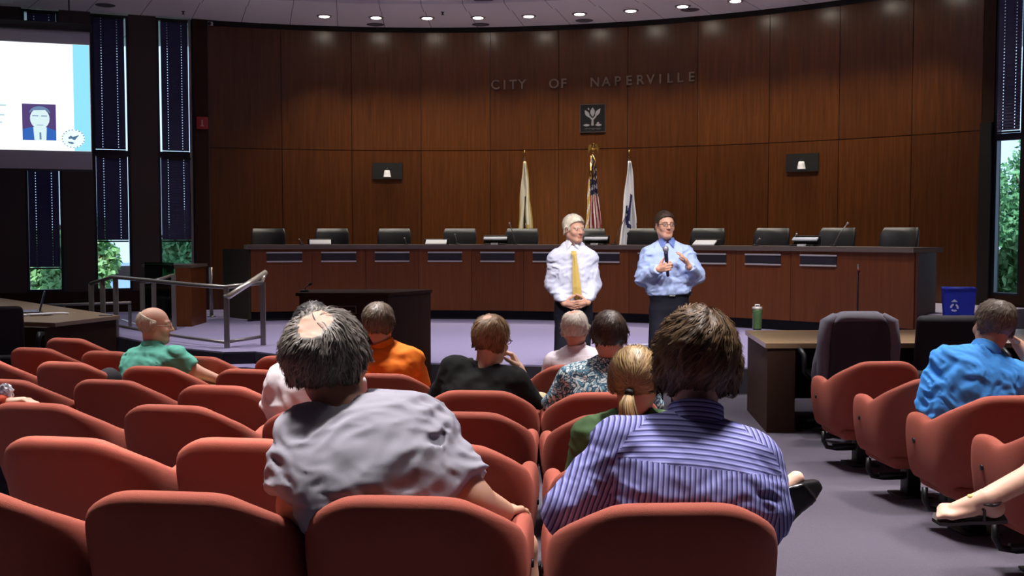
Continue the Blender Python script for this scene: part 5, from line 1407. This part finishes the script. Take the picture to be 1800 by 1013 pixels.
hm_blond = hair_mat('blond', (112,88,58), (190,160,114), .45); hm_thin = hair_mat('thinwhite', (176,164,150), (222,212,200)); hm_fringe = hair_mat('fringe', (160,140,120), (206,190,170))
# ---- speaker on the left: white hair, gold tie
Ys_ = 9.78
b, I = person('standing man with white hair, pale shirt and gold tie, hands clasped', (P(1008,500,Ys_).x, Ys_, 0),
  dict(head=P(1009,403,Ys_-.03), yaw=PI+.62, pitch=-.08, roll=.04, hs=1.0, neck=P(1007,432,Ys_+.02), pel=P(1008,548,Ys_+.02), shR=P(978,454,Ys_+.02), shL=P(1036,454,Ys_), elR=P(969,500,Ys_+.05), elL=P(1045,500,Ys_+.03),
       wrR=P(991,533,Ys_-.17), wrL=P(1034,531,Ys_-.17), handR=((.92,-.1,-.2),(.1,1,.25),(.35,.35,.2)), handL=((-.92,-.18,-.22),(-.1,1,.2),(.4,.4,.25)),
       hiR=P(995,560,Ys_+.02), hiL=P(1021,560,Ys_+.02), knR=V3(P(990,0,Ys_).x,Ys_,.50), knL=V3(P(1024,0,Ys_).x,Ys_-.02,.50), anR=V3(P(987,0,Ys_).x,Ys_+.02,.09), anL=V3(P(1027,0,Ys_).x,Ys_,.09), toR=V3(P(982,0,Ys_).x-.02,Ys_-.17,.06), toL=V3(P(1032,0,Ys_).x+.02,Ys_-.18,.06),
       wS=.165, wW=.158, dS=.105, dW=.115, bend=-.01, arm=.95),
  SK_R, dict(mat=hm_white, c1=(205,196,180), top=.018, side=.010, front=.074, nape=-.06, n=700, len=.05, width=.002, crown=(.04,-.03,.11), seed=3),
  dict(long=True, mats=[cloth_mat('pale_shirt', (216,220,242), .75)], hem=.17, inf=.009, wr=.010, seed=4, collar=(.062,.006,.022)), dict(mat=navy, waist=.19, inf=.016), shoe_black, h=.0085, hh=.0045)
I['loc'] = I['loc']
def loc_pts(I, pts): return [Vector(A3(p)-I['loc']) for p in pts]
collar_points(b, I, cloth_mat('white_collar', (226,226,240), .75))
tie = MB(); tm = cloth_mat('gold_tie', (216,186,104), .5)
def tie_strip(I, px, wds, mm, th=.012):
    pts = []
    for (x, y, Y) in px: pts.append(Vector(A3(P(x, y, Y))-I['loc']))
    v, f = [], []
    for p, w_ in zip(pts, wds):
        v += [p+Vector((-w_, .004, 0)), p+Vector((0, -th, 0)), p+Vector((w_, .004, 0)), p+Vector((0, .01, 0))]
    for i in range(len(pts)-1):
        for k in range(4): f.append((i*4+k, i*4+(k+1)%4, (i+1)*4+(k+1)%4, (i+1)*4+k))
    f.append((3,2,1,0)); n = (len(pts)-1)*4; f.append((n, n+1, n+2, n+3)); mm.add(v, f, 0, False)
yt = Ys_-.145
tie_strip(I, [(1008,441,yt+.03),(1009,447,yt+.008),(1010,452,yt+.0),(1012,480,yt-.012),(1014,505,yt-.015),(1015,522,yt-.0),(1015,527,yt+.01)], [.022,.026,.018,.03,.038,.042,.012], tie)
tie.build('tie', tm, b)
# ---- speaker on the right: blue shirt, microphone
b, I = person('standing man with glasses in a blue shirt, talking into a microphone', (P(1177,500,Ys_).x, Ys_, 0),
  dict(head=P(1169,396,Ys_-.03), yaw=PI+.22, pitch=-.02, roll=0, hs=1.0, neck=P(1171,429,Ys_+.02), pel=P(1177,536,Ys_+.02), shR=P(1142,450,Ys_+.01), shL=P(1207,450,Ys_+.01), elR=P(1129,489,Ys_+.0), elL=P(1226,486,Ys_-.03),
       wrR=P(1157,474,Ys_-.26), wrL=P(1212,470,Ys_-.24), handR=((.62,-.6,.28),(.75,.65,.05),(.9,.9,.5)), handL=((-.45,-.2,.8),(-.75,.1,-.5),(.25,.3,.2)),
       hiR=P(1162,548,Ys_+.02), hiL=P(1192,548,Ys_+.02), knR=V3(P(1159,0,Ys_).x,Ys_-.02,.52), knL=V3(P(1196,0,Ys_).x,Ys_,.52), anR=V3(P(1157,0,Ys_).x,Ys_+.02,.09), anL=V3(P(1200,0,Ys_).x,Ys_+.04,.09), toR=V3(P(1152,0,Ys_).x-.02,Ys_-.17,.06), toL=V3(P(1206,0,Ys_).x+.02,Ys_-.15,.06),
       wS=.192, wW=.190, dS=.115, dW=.135, bend=-.01, belly=.025, arm=1.08, neckr=.06),
  SK_R, dict(mat=hm_darkbrown, c1=(50,38,30), top=.013, side=.007, front=.078, nape=-.055, n=600, len=.035, width=.002, seed=5),
  dict(long=True, mats=[cloth_mat('blue_shirt', (178,198,244), .75)], hem=.17, inf=.011, wr=.010, seed=9, collar=(.066,.006,.022), collar_mat=cloth_mat('blue_collar', (118,140,206))), dict(mat=navy, waist=.19, inf=.02), shoe_black, h=.0085, hh=.0045)
glasses(b, I, (40,34,34)); collar_points(b, I, bpy.data.materials['cloth_blue_collar'], 1.06)
m = MB(); bl = Vector(A3(P(1177,515,Ys_+.02))-I['loc'])
v, f = [], []
for k in range(32):
    a = 2*PI*k/32; c_, s_ = math.cos(a), math.sin(a); R_ = Vector((.205*math.copysign(abs(c_)**.87, c_), .155*math.copysign(abs(s_)**.87, s_), 0))
    for z in (-.02, .02): v.append(bl+R_+Vector((0, 0, z)))
for k in range(32): j = (k+1) % 32; f.append((2*k, 2*j, 2*j+1, 2*k+1))
m.add(v, f, 0, True); o = m.build('belt', shoe_black, b); o.modifiers.new('thick', 'SOLIDIFY').thickness = .006
m = MB(); q = bl+Vector((-.0, -.162, 0)); m.tube([q+Vector((x, 0, z)) for x, z in ((-.026,-.018),(.026,-.018),(.026,.018),(-.026,.018),(-.026,-.018))], .004, 6); m.build('belt_buckle', M['silver'], b)
m = MB(); q = Vector(A3(P(1157,474,Ys_-.26))-I['loc']); e_ = (Vector(A3(P(1129,489,Ys_))-I['loc'])-q).normalized(); m.tube([q+e_*.02, q+e_*.036], .034, 14); m.build('watch', shoe_black, b)
hw = A3(P(1157,474,Ys_-.26)); dv, nv = nrm((.62,-.6,.28)), nrm((.75,.65,.05)); grip = Vector(hw+dv*.085+nv*.02)
top_ = P(1170, 437, grip.y-.0); ax = (top_-grip).normalized()
t = thing('microphone', 'black handheld microphone with grey mesh head in the speaker’s hand', 'microphone', grip)
q = ax.to_track_quat('Z', 'Y').to_matrix().to_4x4(); L_ = (top_-grip).length
MB().lathe([(.008,-.09),(.013,-.085),(.015,0),(.018,L_-.05),(.02,L_-.03),(.01,L_-.03)], 16, X=q).build('handle', mat('mic_handle', (22,24,52), .4), t)
MB().lathe([(.012,L_-.032),(.024,L_-.024),(.027,L_-.005),(.024,L_+.012),(.012,L_+.022),(.003,L_+.024)], 16, X=q).build('mesh_head', mat('mic_mesh', (150,148,160), .5, .3, 400, metal=.5), t)
# ---- front: man in the grey T-shirt
c1 = CH['1c'][0]; Yg = 2.96
b, I = person('seated man in a light grey T-shirt with greying hair and a bald spot', c1,
  dict(head=P(580,632,3.14), yaw=-.42, pitch=.02, roll=-.10, hs=1.17, neck=P(612,716,3.07), pel=P(716,1000,2.98), shL=P(536,768,3.06), shR=P(748,764,3.06), elL=P(522,890,2.98), elR=P(832,880,2.97), wrL=P(600,950,3.25), wrR=P(884,900,3.14),
       handR=((.28,.9,-.16),(.05,-.1,-1),(.25,.35,.2), 1.05, .2), knL=P(590,960,3.5), knR=P(912,962,3.42), anL=V3(P(590,0,3.5).x,3.55,fz(3.5)+.1), anR=V3(P(925,0,3.45).x,3.45,fz(3.45)+.1), toL=V3(P(590,0,3.5).x,3.75,fz(3.7)+.06), toR=V3(P(935,0,3.45).x,3.65,fz(3.6)+.06),
       wS=.218, wW=.205, dS=.135, dW=.16, bend=.07, arm=1.2, neckr=.066, hiR=P(720,985,3.08), hiL=P(600,985,3.08)),
  SK_T, dict(mat=hm_salt, c1=(90,84,78), top=.009, side=.020, back=.008, front=.06, nape=-.064, n=4200, len=.045, width=.0014, mess=.30, lift=.0028, lump=.007, swirl=.5, grav=.5, seed=11, crown=(.022,-.078,.097), thin=[((.022,-.078,.094), (.040,.06,.040))]),
  dict(mats=[cloth_mat('grey_tee', (150,149,160), .9, .05, 300)], hem=.10, inf=.010, wr=.008, seed=21, sleeve=.80, neckcut=.071, blend=.07,
       folds=[(P(790,800,2.86), P(600,880,2.80), .026, .008), (P(795,770,2.88), P(640,820,2.78), .026, .007), (P(780,850,2.86), P(520,850,2.80), .024, .008), (P(800,830,2.88), P(700,875,2.80), .022, .008), (P(520,700,2.9), P(640,760,2.78), .03, .008), (P(760,700,2.9), P(770,800,2.84), .03, .006), (P(500,800,2.85), P(600,840,2.78), .018, .009)]),
  dict(mat=grey_short, waist=.08, upto=.82), mat('sneaker', (215,215,215), .6), h=.0078, hh=.0046)
glasses(b, I, (30,28,28))
# ---- front: man in the striped shirt
c1 = CH['1d'][0]
wv_cols = ((124,126,188), (58,60,108), (154,157,210))
stripe = cloth_mat('stripe_shirt', (104,108,168), .8, kind='stripe', cols=wv_cols)
b, I = person('seated man in a blue striped shirt with brown hair, seen from behind', c1,
  dict(head=P(1224,641,3.07), yaw=-.10, pitch=-.14, roll=.03, hs=1.12, neck=P(1222,746,3.0), pel=P(1195,1005,2.95), shL=P(1093,786,2.98), shR=P(1318,812,2.98), elL=P(1000,898,2.90), elR=P(1345,905,2.92), wrL=P(1015,965,3.12), wrR=P(1300,960,3.2),
       handL=((.15,.95,-.2),(.1,-.1,-1),(.3,.3,.2)), handR=((-.3,.9,-.2),(0,0,-1),(.3,.3,.2)),
       knL=P(1210,955,3.42), knR=P(1290,1010,3.42), anL=P(1352,888,3.30), anR=V3(P(1290,0,3.5).x,3.5,fz(3.5)+.1), toL=P(1400,842,3.33), toR=V3(P(1290,0,3.5).x,3.7,fz(3.7)+.06), foot_upL=(-.7,-.15,.7),
       wS=.205, wW=.205, dS=.125, dW=.14, bend=.065, arm=1.12, neckr=.062, hiL=P(1150,985,3.05), hiR=P(1255,985,3.05)),
  SK_P, dict(mat=hm_brown, c1=(60,44,30), top=.024, side=.018, back=.014, front=.05, nape=-.088, n=4200, len=.06, width=.0014, mess=.22, lift=.0025, lump=.006, swirl=.9, grav=.55, seed=14, crown=(-.005,-.062,.10)),
  dict(long=True, mats=[stripe], weave=True, yoke=.74, hem=.02, inf=.013, wr=.006, seed=31, neckcut=.056, collar=(.070,.009,.032),
       folds=[(P(1100,850,2.8), P(1200,900,2.76), .018, .008), (P(1330,850,2.82), P(1230,880,2.76), .018, .008), (P(1060,800,2.84), P(1020,880,2.84), .015, .009), (P(1040,850,2.85), P(990,910,2.84), .013, .009), (P(1240,790,2.78), P(1140,830,2.77), .03, .006)]),
  dict(mat=denim, waist=.08), shoe_black, h=.0074, hh=.0046)
# ---- left: man in the teal polo shirt
c1 = CH['5c'][0]; Yt = c1.y+.12
def seat_legs(c, rz=0, sp_=.11, khw=0):
    R_ = Matrix.Rotation(rz, 3, 'Z'); g = lambda x, y, z: Vector((c.x, c.y, fz(c.y)))+R_ @ Vector((x, y, z))
    return dict(knL=g(-sp_-.03,.47,.50), knR=g(sp_+.03,.47,.50), anL=g(-sp_-.03,.52,.09), anR=g(sp_+.03,.52,.09), toL=g(-sp_-.04,.70,.06), toR=g(sp_+.04,.70,.06), hiL=g(-.09,.04,.51), hiR=g(.09,.04,.51))
b, I = person('seated bald man with glasses in a teal polo shirt, looking to the right', c1,
  dict(head=P(272,573,Yt+.02), yaw=-1.25, pitch=-.03, hs=1.06, neck=P(268,612,Yt), pel=P(262,700,Yt-.03), shL=P(242,634,Yt+.08), shR=P(309,629,Yt-.08), elL=P(240,676,Yt+.15), elR=P(341,652,Yt-.04), wrL=P(280,700,Yt+.3), wrR=P(384,667,Yt+.06), handR=((.9,.4,-.2),(0,0,-1),(.3,.3,.2)),
       wS=.19, wW=.195, dS=.12, dW=.14, bend=.03, arm=1.05, **seat_legs(c1, -.3)),
  SK_P, dict(mat=hm_fringe, lump=.003, c1=(150,120,100), top=.002, side=.006, front=.06, nape=-.055, n=420, len=.02, width=.0016, seed=8, bald=[((0,.03,.10), (.115,.115,.075)), ((0,.09,.03), (.12,.09,.09))]),
  dict(mats=[cloth_mat('teal_polo', (92,172,152), .8)], hem=.0, inf=.012, wr=.010, seed=41, sleeve=.82, collar=(.066,.007,.022)), dict(mat=khaki, waist=.06), shoe_black, h=.010, hh=.0055)
glasses(b, I, (150,140,130), True)
# ---- man in orange
c1 = CH['5e'][0]; Yo = c1.y+.08
b, I = person('seated man in an orange shirt with grey-brown hair, by the dark lectern', c1,
  dict(head=P(667,570,Yo), yaw=-.28, hs=1.06, neck=P(676,610,Yo), pel=P(690,722,Yo), shL=P(646,636,Yo+.02), shR=P(723,634,Yo-.02), elL=P(638,682,Yo+.1), elR=P(736,684,Yo+.02), wrL=P(660,695,Yo+.3), wrR=P(712,695,Yo+.3), wS=.182, wW=.18, dS=.115, bend=.03, **seat_legs(c1, 0)),
  SK_T, dict(mat=hm_greyb, c1=(90,78,66), top=.018, side=.012, back=.006, front=.06, nape=-.07, n=700, len=.045, width=.0022, seed=12),
  dict(mats=[cloth_mat('orange_shirt', (236,122,34), .8)], hem=.0, inf=.013, wr=.008, seed=51, sleeve=.95, collar=(.066,.008,.024)), dict(mat=navy, waist=.06), shoe_black, h=.011, hh=.006)
# ---- man in white, mostly hidden
c1 = CH['3c'][0]; Yw = c1.y+.03
b, I = person('seated man with dark hair in a white shirt, mostly hidden behind the grey T-shirt man', c1,
  dict(head=P(551,584,Yw), yaw=.1, hs=1.04, neck=P(552,640,Yw), pel=P(556,790,Yw), shL=P(500,668,Yw), shR=P(606,668,Yw), elL=P(487,728,Yw+.03), elR=P(622,735,Yw+.03), wrL=P(510,760,Yw+.25), wrR=P(600,760,Yw+.25), wS=.185, wW=.18, dS=.12, bend=.04, arm=1.05, **seat_legs(c1, -.05)),
  SK_T, dict(mat=hm_black, c1=(30,28,28), top=.018, side=.012, front=.06, nape=-.07, n=500, len=.04, width=.002, seed=6),
  dict(mats=[cloth_mat('white_shirt', (230,226,230), .8)], hem=-.0, inf=.014, wr=.008, seed=61, sleeve=.9, collar=(.066,.008,.024)), dict(mat=navy, waist=.06), shoe_black, h=.010, hh=.006)
# ---- man in black
c1 = CH['4e'][0]; Yb = c1.y+.05
b, I = person('seated man in a black shirt with sandy thinning hair, hand to his face', c1,
  dict(head=P(864,598,Yb+.05), yaw=-.55, pitch=-.12, roll=.08, hs=1.08, neck=P(850,648,Yb), pel=P(838,790,Yb), shL=P(799,652,Yb+.03), shR=P(902,672,Yb-.03), elL=P(776,706,Yb+.1), elR=P(936,722,Yb+.1), wrL=P(800,745,Yb+.3), wrR=P(912,648,Yb+.16),
       handR=((-.42,.15,.85),(-.85,.1,-.3),(.7,.6,.4)), wS=.205, wW=.205, dS=.125, dW=.14, bend=.05, arm=1.12,
       hiL=P(815,770,Yb+.05), hiR=P(870,770,Yb+.05), knL=V3(P(830,0,Yb).x,Yb+.45,fz(Yb+.4)+.5), anL=V3(P(830,0,Yb).x,Yb+.5,fz(Yb+.4)+.09), toL=V3(P(830,0,Yb).x,Yb+.68,fz(Yb+.6)+.06), knR=P(948,712,Yb+.48), anR=P(946,772,Yb+.42), toR=P(952,800,Yb+.40), foot_upR=(.9,-.1,.3)),
  SK_P, dict(mat=hm_sandy, c1=(120,96,70), top=.012, side=.011, back=.006, front=.055, nape=-.07, n=900, len=.05, width=.0022, seed=16, mess=.3, thin=[((.0,-.060,.104), (.026,.036,.026))]),
  dict(mats=[cloth_mat('black_shirt', (13,12,14), .85)], hem=.0, inf=.014, wr=.007, seed=71, sleeve=.98, neckcut=.066), dict(mat=khaki, waist=.06), mat('white_sneaker', (216,214,206), .6, .2, 60), h=.010, hh=.0055)
glasses(b, I, (30,28,28))
m = MB(); q = Vector(A3(P(912,648,Yb+.16))-I['loc']); e_ = (Vector(A3(P(936,722,Yb+.1))-I['loc'])-q).normalized(); m.tube([q+e_*.03, q+e_*.048], .036, 14); m.build('watch', M['silver'], b)
# ---- man with thin white hair
c1 = CH['5g'][0]; Yh = c1.y+.1
b, I = person('seated man with thin white hair in a white striped shirt', c1,
  dict(head=P(1011,577,Yh), yaw=-.3, hs=1.04, neck=P(1014,615,Yh), pel=P(1018,712,Yh), shL=P(976,640,Yh), shR=P(1052,636,Yh), elL=P(962,684,Yh+.05), elR=P(1066,680,Yh+.05), wrL=P(985,695,Yh+.28), wrR=P(1045,695,Yh+.28), wS=.18, wW=.175, dS=.11, bend=.045, **seat_legs(c1, 0)),
  SK_R, dict(mat=hm_thin, c1=(190,180,168), top=.006, side=.010, back=.004, front=.07, nape=-.065, n=420, len=.035, width=.0018, seed=18, bald=[((-.01,-.035,.145), (.055,.07,.05))]),
  dict(mats=[cloth_mat('white_stripe', (222,216,222), .8, kind='finestripe', cols=((226,220,226),(190,170,184),(232,228,232)))], weave=True, hem=.0, inf=.013, wr=.006, seed=81, sleeve=.9, collar=(.064,.007,.022)), dict(mat=navy, waist=.06), shoe_black, h=.011, hh=.006)
# ---- man in the patterned shirt
c1 = CH['4f'][0]; Yp = c1.y+.06
b, I = person('seated man with dark hair in a teal leaf-patterned shirt', c1,
  dict(head=P(1071,590,Yp), yaw=-.12, pitch=-.05, hs=1.04, neck=P(1070,640,Yp), pel=P(1052,785,Yp), shL=P(1006,668,Yp), shR=P(1122,660,Yp), elL=P(975,722,Yp+.05), elR=P(1140,720,Yp+.05), wrL=P(990,748,Yp+.3), wrR=P(1110,750,Yp+.3), wS=.19, wW=.19, dS=.12, bend=.045, arm=1.08, **seat_legs(c1, 0)),
  SK_P, dict(mat=hm_darkbrown, c1=(50,40,32), top=.013, side=.009, back=.004, front=.06, nape=-.068, n=700, len=.035, width=.002, seed=20),
  dict(mats=[cloth_mat('leaf_shirt', (120,160,176), .8, kind='leafprint', cols=((112,160,178),(204,220,218),(78,120,142),(46,80,100)))], hem=.0, inf=.014, wr=.007, seed=91, sleeve=1.0, collar=(.066,.008,.026)), dict(mat=khaki, waist=.06), shoe_black, h=.010, hh=.0055)
# ---- woman with the ponytail
c1 = CH['2d'][0]; Yq = c1.y+.05
b, I = person('seated woman with a blond ponytail in a green top', c1,
  dict(head=P(1118,670,Yq), yaw=-.22, pitch=-.08, roll=-.05, hs=.95, neck=P(1108,732,Yq), pel=P(1114,905,Yq), shL=P(1042,765,Yq), shR=P(1176,762,Yq), elL=P(1022,862,Yq+.03), elR=P(1200,858,Yq+.03), wrL=P(1060,900,Yq+.25), wrR=P(1170,900,Yq+.25), wS=.165, wW=.15, dS=.105, dW=.11, bend=.035, arm=.92, neckr=.048, **seat_legs(c1, 0)),
  SK_P, dict(mat=hm_blond, c1=(140,108,66), top=.015, side=.013, back=.008, front=.055, nape=-.05, n=1800, len=.075, width=.0018, lump=.002, mess=.08, swirl=0, grav=-.0, crown=(0,.08,.10), seed=22),
  dict(mats=[cloth_mat('green_top', (62,88,54), .85)], hem=.0, inf=.010, wr=.006, seed=95, sleeve=.9, neckcut=.058), dict(mat=denim, waist=.06), shoe_black, h=.010, hh=.005)
kb = headpt(I, -.012, -.128, -.035); e0 = headpt(I, -.02, -.15, -.075); e1 = headpt(I, -.015, -.155, -.12); e2 = headpt(I, -.01, -.15, -.16)
m = MB(); rg = random.Random(5)
for k in range(150):
    a = rg.uniform(0, 2*PI); r_ = rg.random()**.5; o_ = Vector((math.cos(a)*r_, math.sin(a)*r_*.8, 0)); sx = .05*(rg.random())
    m.tube([kb+o_*.010, e0+o_*.026, e1+o_*.034+Vector((0,0,-.2*sx)), e2+o_*.022+Vector((0,0,-sx*.6))], [.0035,.004,.0032,.0008], 5)
o = m.build('ponytail', hm_blond, b); at = o.data.attributes.new('tint', 'FLOAT', 'FACE'); vals = np.repeat(np.random.default_rng(2).random(150), len(o.data.polygons)//150); at.data.foreach_set('value', vals.astype(np.float32))
MB().tube([kb+(e0-kb)*-.12, kb+(e0-kb)*.18], .017, 12).build('hair_tie', mat('hair_tie', (30,26,26), .7), b)
# ---- man in the blue polo
c1 = CH['r4'][0]; Yr = c1.y+.1
b, I = person('seated man in a bright blue polo shirt at the right, leaning on his hand', c1,
  dict(head=P(1746,572,Yr+.06), yaw=.12, pitch=-.1, roll=.16, hs=1.1, neck=P(1728,622,Yr), pel=P(1672,766,Yr+.02), shL=P(1664,640,Yr), shR=P(1778,664,Yr), elL=P(1634,716,Yr+.1), elR=P(1852,690,Yr+.02), wrL=P(1665,745,Yr+.3), wrR=P(1790,606,Yr+.16),
       handR=((-.62,.15,.68),(-.6,-.1,-.6),(.7,.7,.4)), wS=.205, wW=.205, dS=.13, dW=.15, bend=.04, arm=1.15, neckr=.064, **seat_legs(c1+Vector((.1,-.06,0)), -.18, .09)),
  SK_T, dict(mat=hm_greyb, c1=(100,88,76), top=.010, side=.009, back=.004, front=.06, nape=-.07, n=800, len=.03, width=.002, seed=26, bald=[((.02,-.01,.145), (.05,.075,.036))]),
  dict(mats=[cloth_mat('blue_polo', (72,156,240), .75)], hem=.0, inf=.014, wr=.013, seed=97, sleeve=.98, collar=(.070,.008,.028),
       folds=[(P(1700,620,Yr-.13), P(1660,700,Yr-.14), .02, .012), (P(1760,640,Yr-.12), P(1700,690,Yr-.15), .02, .011), (P(1620,720,Yr-.1), P(1720,715,Yr-.16), .018, .012), (P(1690,625,Yr-.13), P(1760,670,Yr-.14), .016, .009)]),
  dict(mat=khaki, waist=.06), shoe_black, h=.0088, hh=.005)
# ---- person in sandals at the right edge
c1 = CH['r2'][0]
sl = seat_legs(c1, 0); an, to = P(1736,876,4.12), P(1668,877,4.14)
sl.update(knL=P(1872,806,4.22), anL=an, hiL=c1+Vector((-.09,.04,.51))); sl.pop('toL')
b, I = person('person at the right edge, only a crossed bare leg with a dark sandal in view', c1,
  dict(head=c1+Vector((0,.05,1.17)), yaw=0, hs=1, neck=c1+Vector((0,.0,.98)), pel=c1+Vector((0,.0,.52)), shL=c1+Vector((-.17,0,.93)), shR=c1+Vector((.17,0,.93)), elL=c1+Vector((-.2,.03,.66)), elR=c1+Vector((.22,.03,.66)), wrL=c1+Vector((-.08,.27,.62)), wrR=c1+Vector((.1,.27,.62)), wS=.16, wW=.15, **sl),
  SK_P, dict(mat=hm_brown, c1=(80,60,40), n=0, nape=-.08), dict(mats=[cloth_mat('plum_top', (90,50,70))], hem=0, seed=3), dict(mat=grey_short, waist=.08, upto=.8), None, h=.010, hh=.007)
fd = nrm(A3(to)-A3(an)); up = nrm(np.array([-.1,-.25,1.0])); sd = nrm(np.cross(fd, up)); up = np.cross(sd, fd); a0 = A3(an)-I['loc']
pr = [(a0+up*.0, a0-fd*.02-up*.05, .034, .033), (a0-fd*.035-up*.045, a0+fd*.06-up*.035, .032, .032), (a0+fd*.01+up*.0, a0+fd*.12-up*.045, .036, .026)]
for k in range(5):
    x = (k-2)*.017; pr.append((a0+fd*.06+sd*x*.6-up*.045, a0+fd*.14+sd*x-up*.058, .020, .015)); ln = (.048,.046,.04,.034,.03)[k]
    pr.append((a0+fd*.14+sd*x-up*.056, a0+fd*(.14+ln*.6)+sd*x-up*.054, .0115, .0105)); pr.append((a0+fd*(.14+ln*.6)+sd*x-up*.054, a0+fd*(.14+ln)+sd*x-up*.062, .0105, .009))
q = [x for a in pr for x in a[:2]]; lo, hi = bounds(q, .05); v_, f_ = mesh_sdf(chain(pr, .014), lo, hi, .005); np_mesh('foot', [(v_, f_)], skin_mat(*SK_P), b)
m = MB(); sole = []
A_ = lambda x, y, z: Vector(a0+sd*x+fd*y+up*z)
out_ = [(-.03,-.07),(.03,-.07),(.036,0),(.034,.07),(.046,.14),(.040,.19),(.0,.205),(-.04,.185),(-.046,.14),(-.034,.07),(-.036,0)]
v = [A_(x, y, -.082) for x, y in out_]+[A_(x, y, -.097) for x, y in out_]; n = len(out_)
m.add(v, [tuple(range(n)), tuple(range(n, 2*n))[::-1]]+[(i, n+i, n+(i+1)%n, (i+1)%n) for i in range(n)]); m.build('sandal', mat('sandal_brown', (40,28,26), .5), b)
m = MB(); pts = [A_(.040*math.cos(k*PI/10), -.005-.042*math.sin(k*PI/10)*1.0, -.01) for k in range(-10, 11)]; m.tube(pts, .006, 6)
m.tube([A_(-.04,.02,-.08), A_(-.037,.02,-.035), A_(0,.05,-.002), A_(.037,.02,-.035), A_(.04,.02,-.08)], .006, 6); m.tube([A_(0,.05,-.002), A_(.006,.10,-.022), A_(.012,.155,-.055), A_(.012,.165,-.08)], .006, 6)
m.build('strap', bpy.data.materials['sandal_brown'], b)
MB().lathe([(.002,-.012),(.012,-.008),(.014,0),(.012,.008),(.002,.012)], 12, X=Matrix.Translation(A_(0,.062,.006))).build('bead', mat('bead_gold', (220,196,120), .3), b)
# ---- person at the left edge
p3 = CH['3a'][0]; c1 = Vector((P(-190,700,5.1).x, p3.y+.1, fz(5.1)))
b, I = person('person at the left edge in a rust-red top, only a hand in view', c1,
  dict(head=c1+Vector((0,.05,1.15)), yaw=-.2, hs=1, neck=c1+Vector((0,.0,.96)), pel=c1+Vector((0,.0,.52)), shL=c1+Vector((-.18,0,.91)), shR=c1+Vector((.18,0,.91)), elL=c1+Vector((-.2,.03,.66)), elR=P(-62,716,5.1), wrL=c1+Vector((-.08,.27,.62)), wrR=P(14,708,5.05), handR=((.9,.1,.1),(.2,-.1,-.9),(.55,.5,.3)), wS=.165, wW=.16, **seat_legs(c1)),
  SK_P, dict(mat=hm_brown, c1=(80,60,40), n=0, nape=-.08), dict(long=True, mats=[cloth_mat('rust_top', (170,66,44))], hem=0, seed=5), dict(mat=navy, waist=.08), shoe_black, h=.012, hh=.007)
p = P(11, 691, 5.06)
t = thing('foil_pouch', 'crumpled silver pouch held above the chair back at the left edge', 'pouch', p)
bm_ = bmesh.new(); bmesh.ops.create_icosphere(bm_, subdivisions=3, radius=.035); rg = random.Random(8)
for v in bm_.verts: v.co = Vector((v.co.x*1.0, v.co.y*.6, v.co.z*1.3))*(1+rg.uniform(-.16, .16))
me = bpy.data.meshes.new('pouch'); bm_.to_mesh(me); bm_.free(); me.materials.append(mat('foil', (225,228,235), .25, .1, 30, metal=.6)); o = bpy.data.objects.new('pouch', me); C.objects.link(o); o.parent = t
# ---- dark bag lying on a fifth-row seat
p = P(192, 668, 7.25)
t = thing('bag', 'dark round bag on a seat between red chairs, left of the teal shirt', 'bag', (p.x, 7.25, p.z-.16))
bm_ = bmesh.new(); bmesh.ops.create_icosphere(bm_, subdivisions=3, radius=.10)
for v in bm_.verts: v.co = Vector((v.co.x, v.co.y*.8, max(-.12, v.co.z*1.25)+.12))
for f in bm_.faces: f.smooth = True
me = bpy.data.meshes.new('bag_body'); bm_.to_mesh(me); bm_.free(); me.materials.append(M['fabric_black']); o = bpy.data.objects.new('bag_body', me); C.objects.link(o); o.parent = t
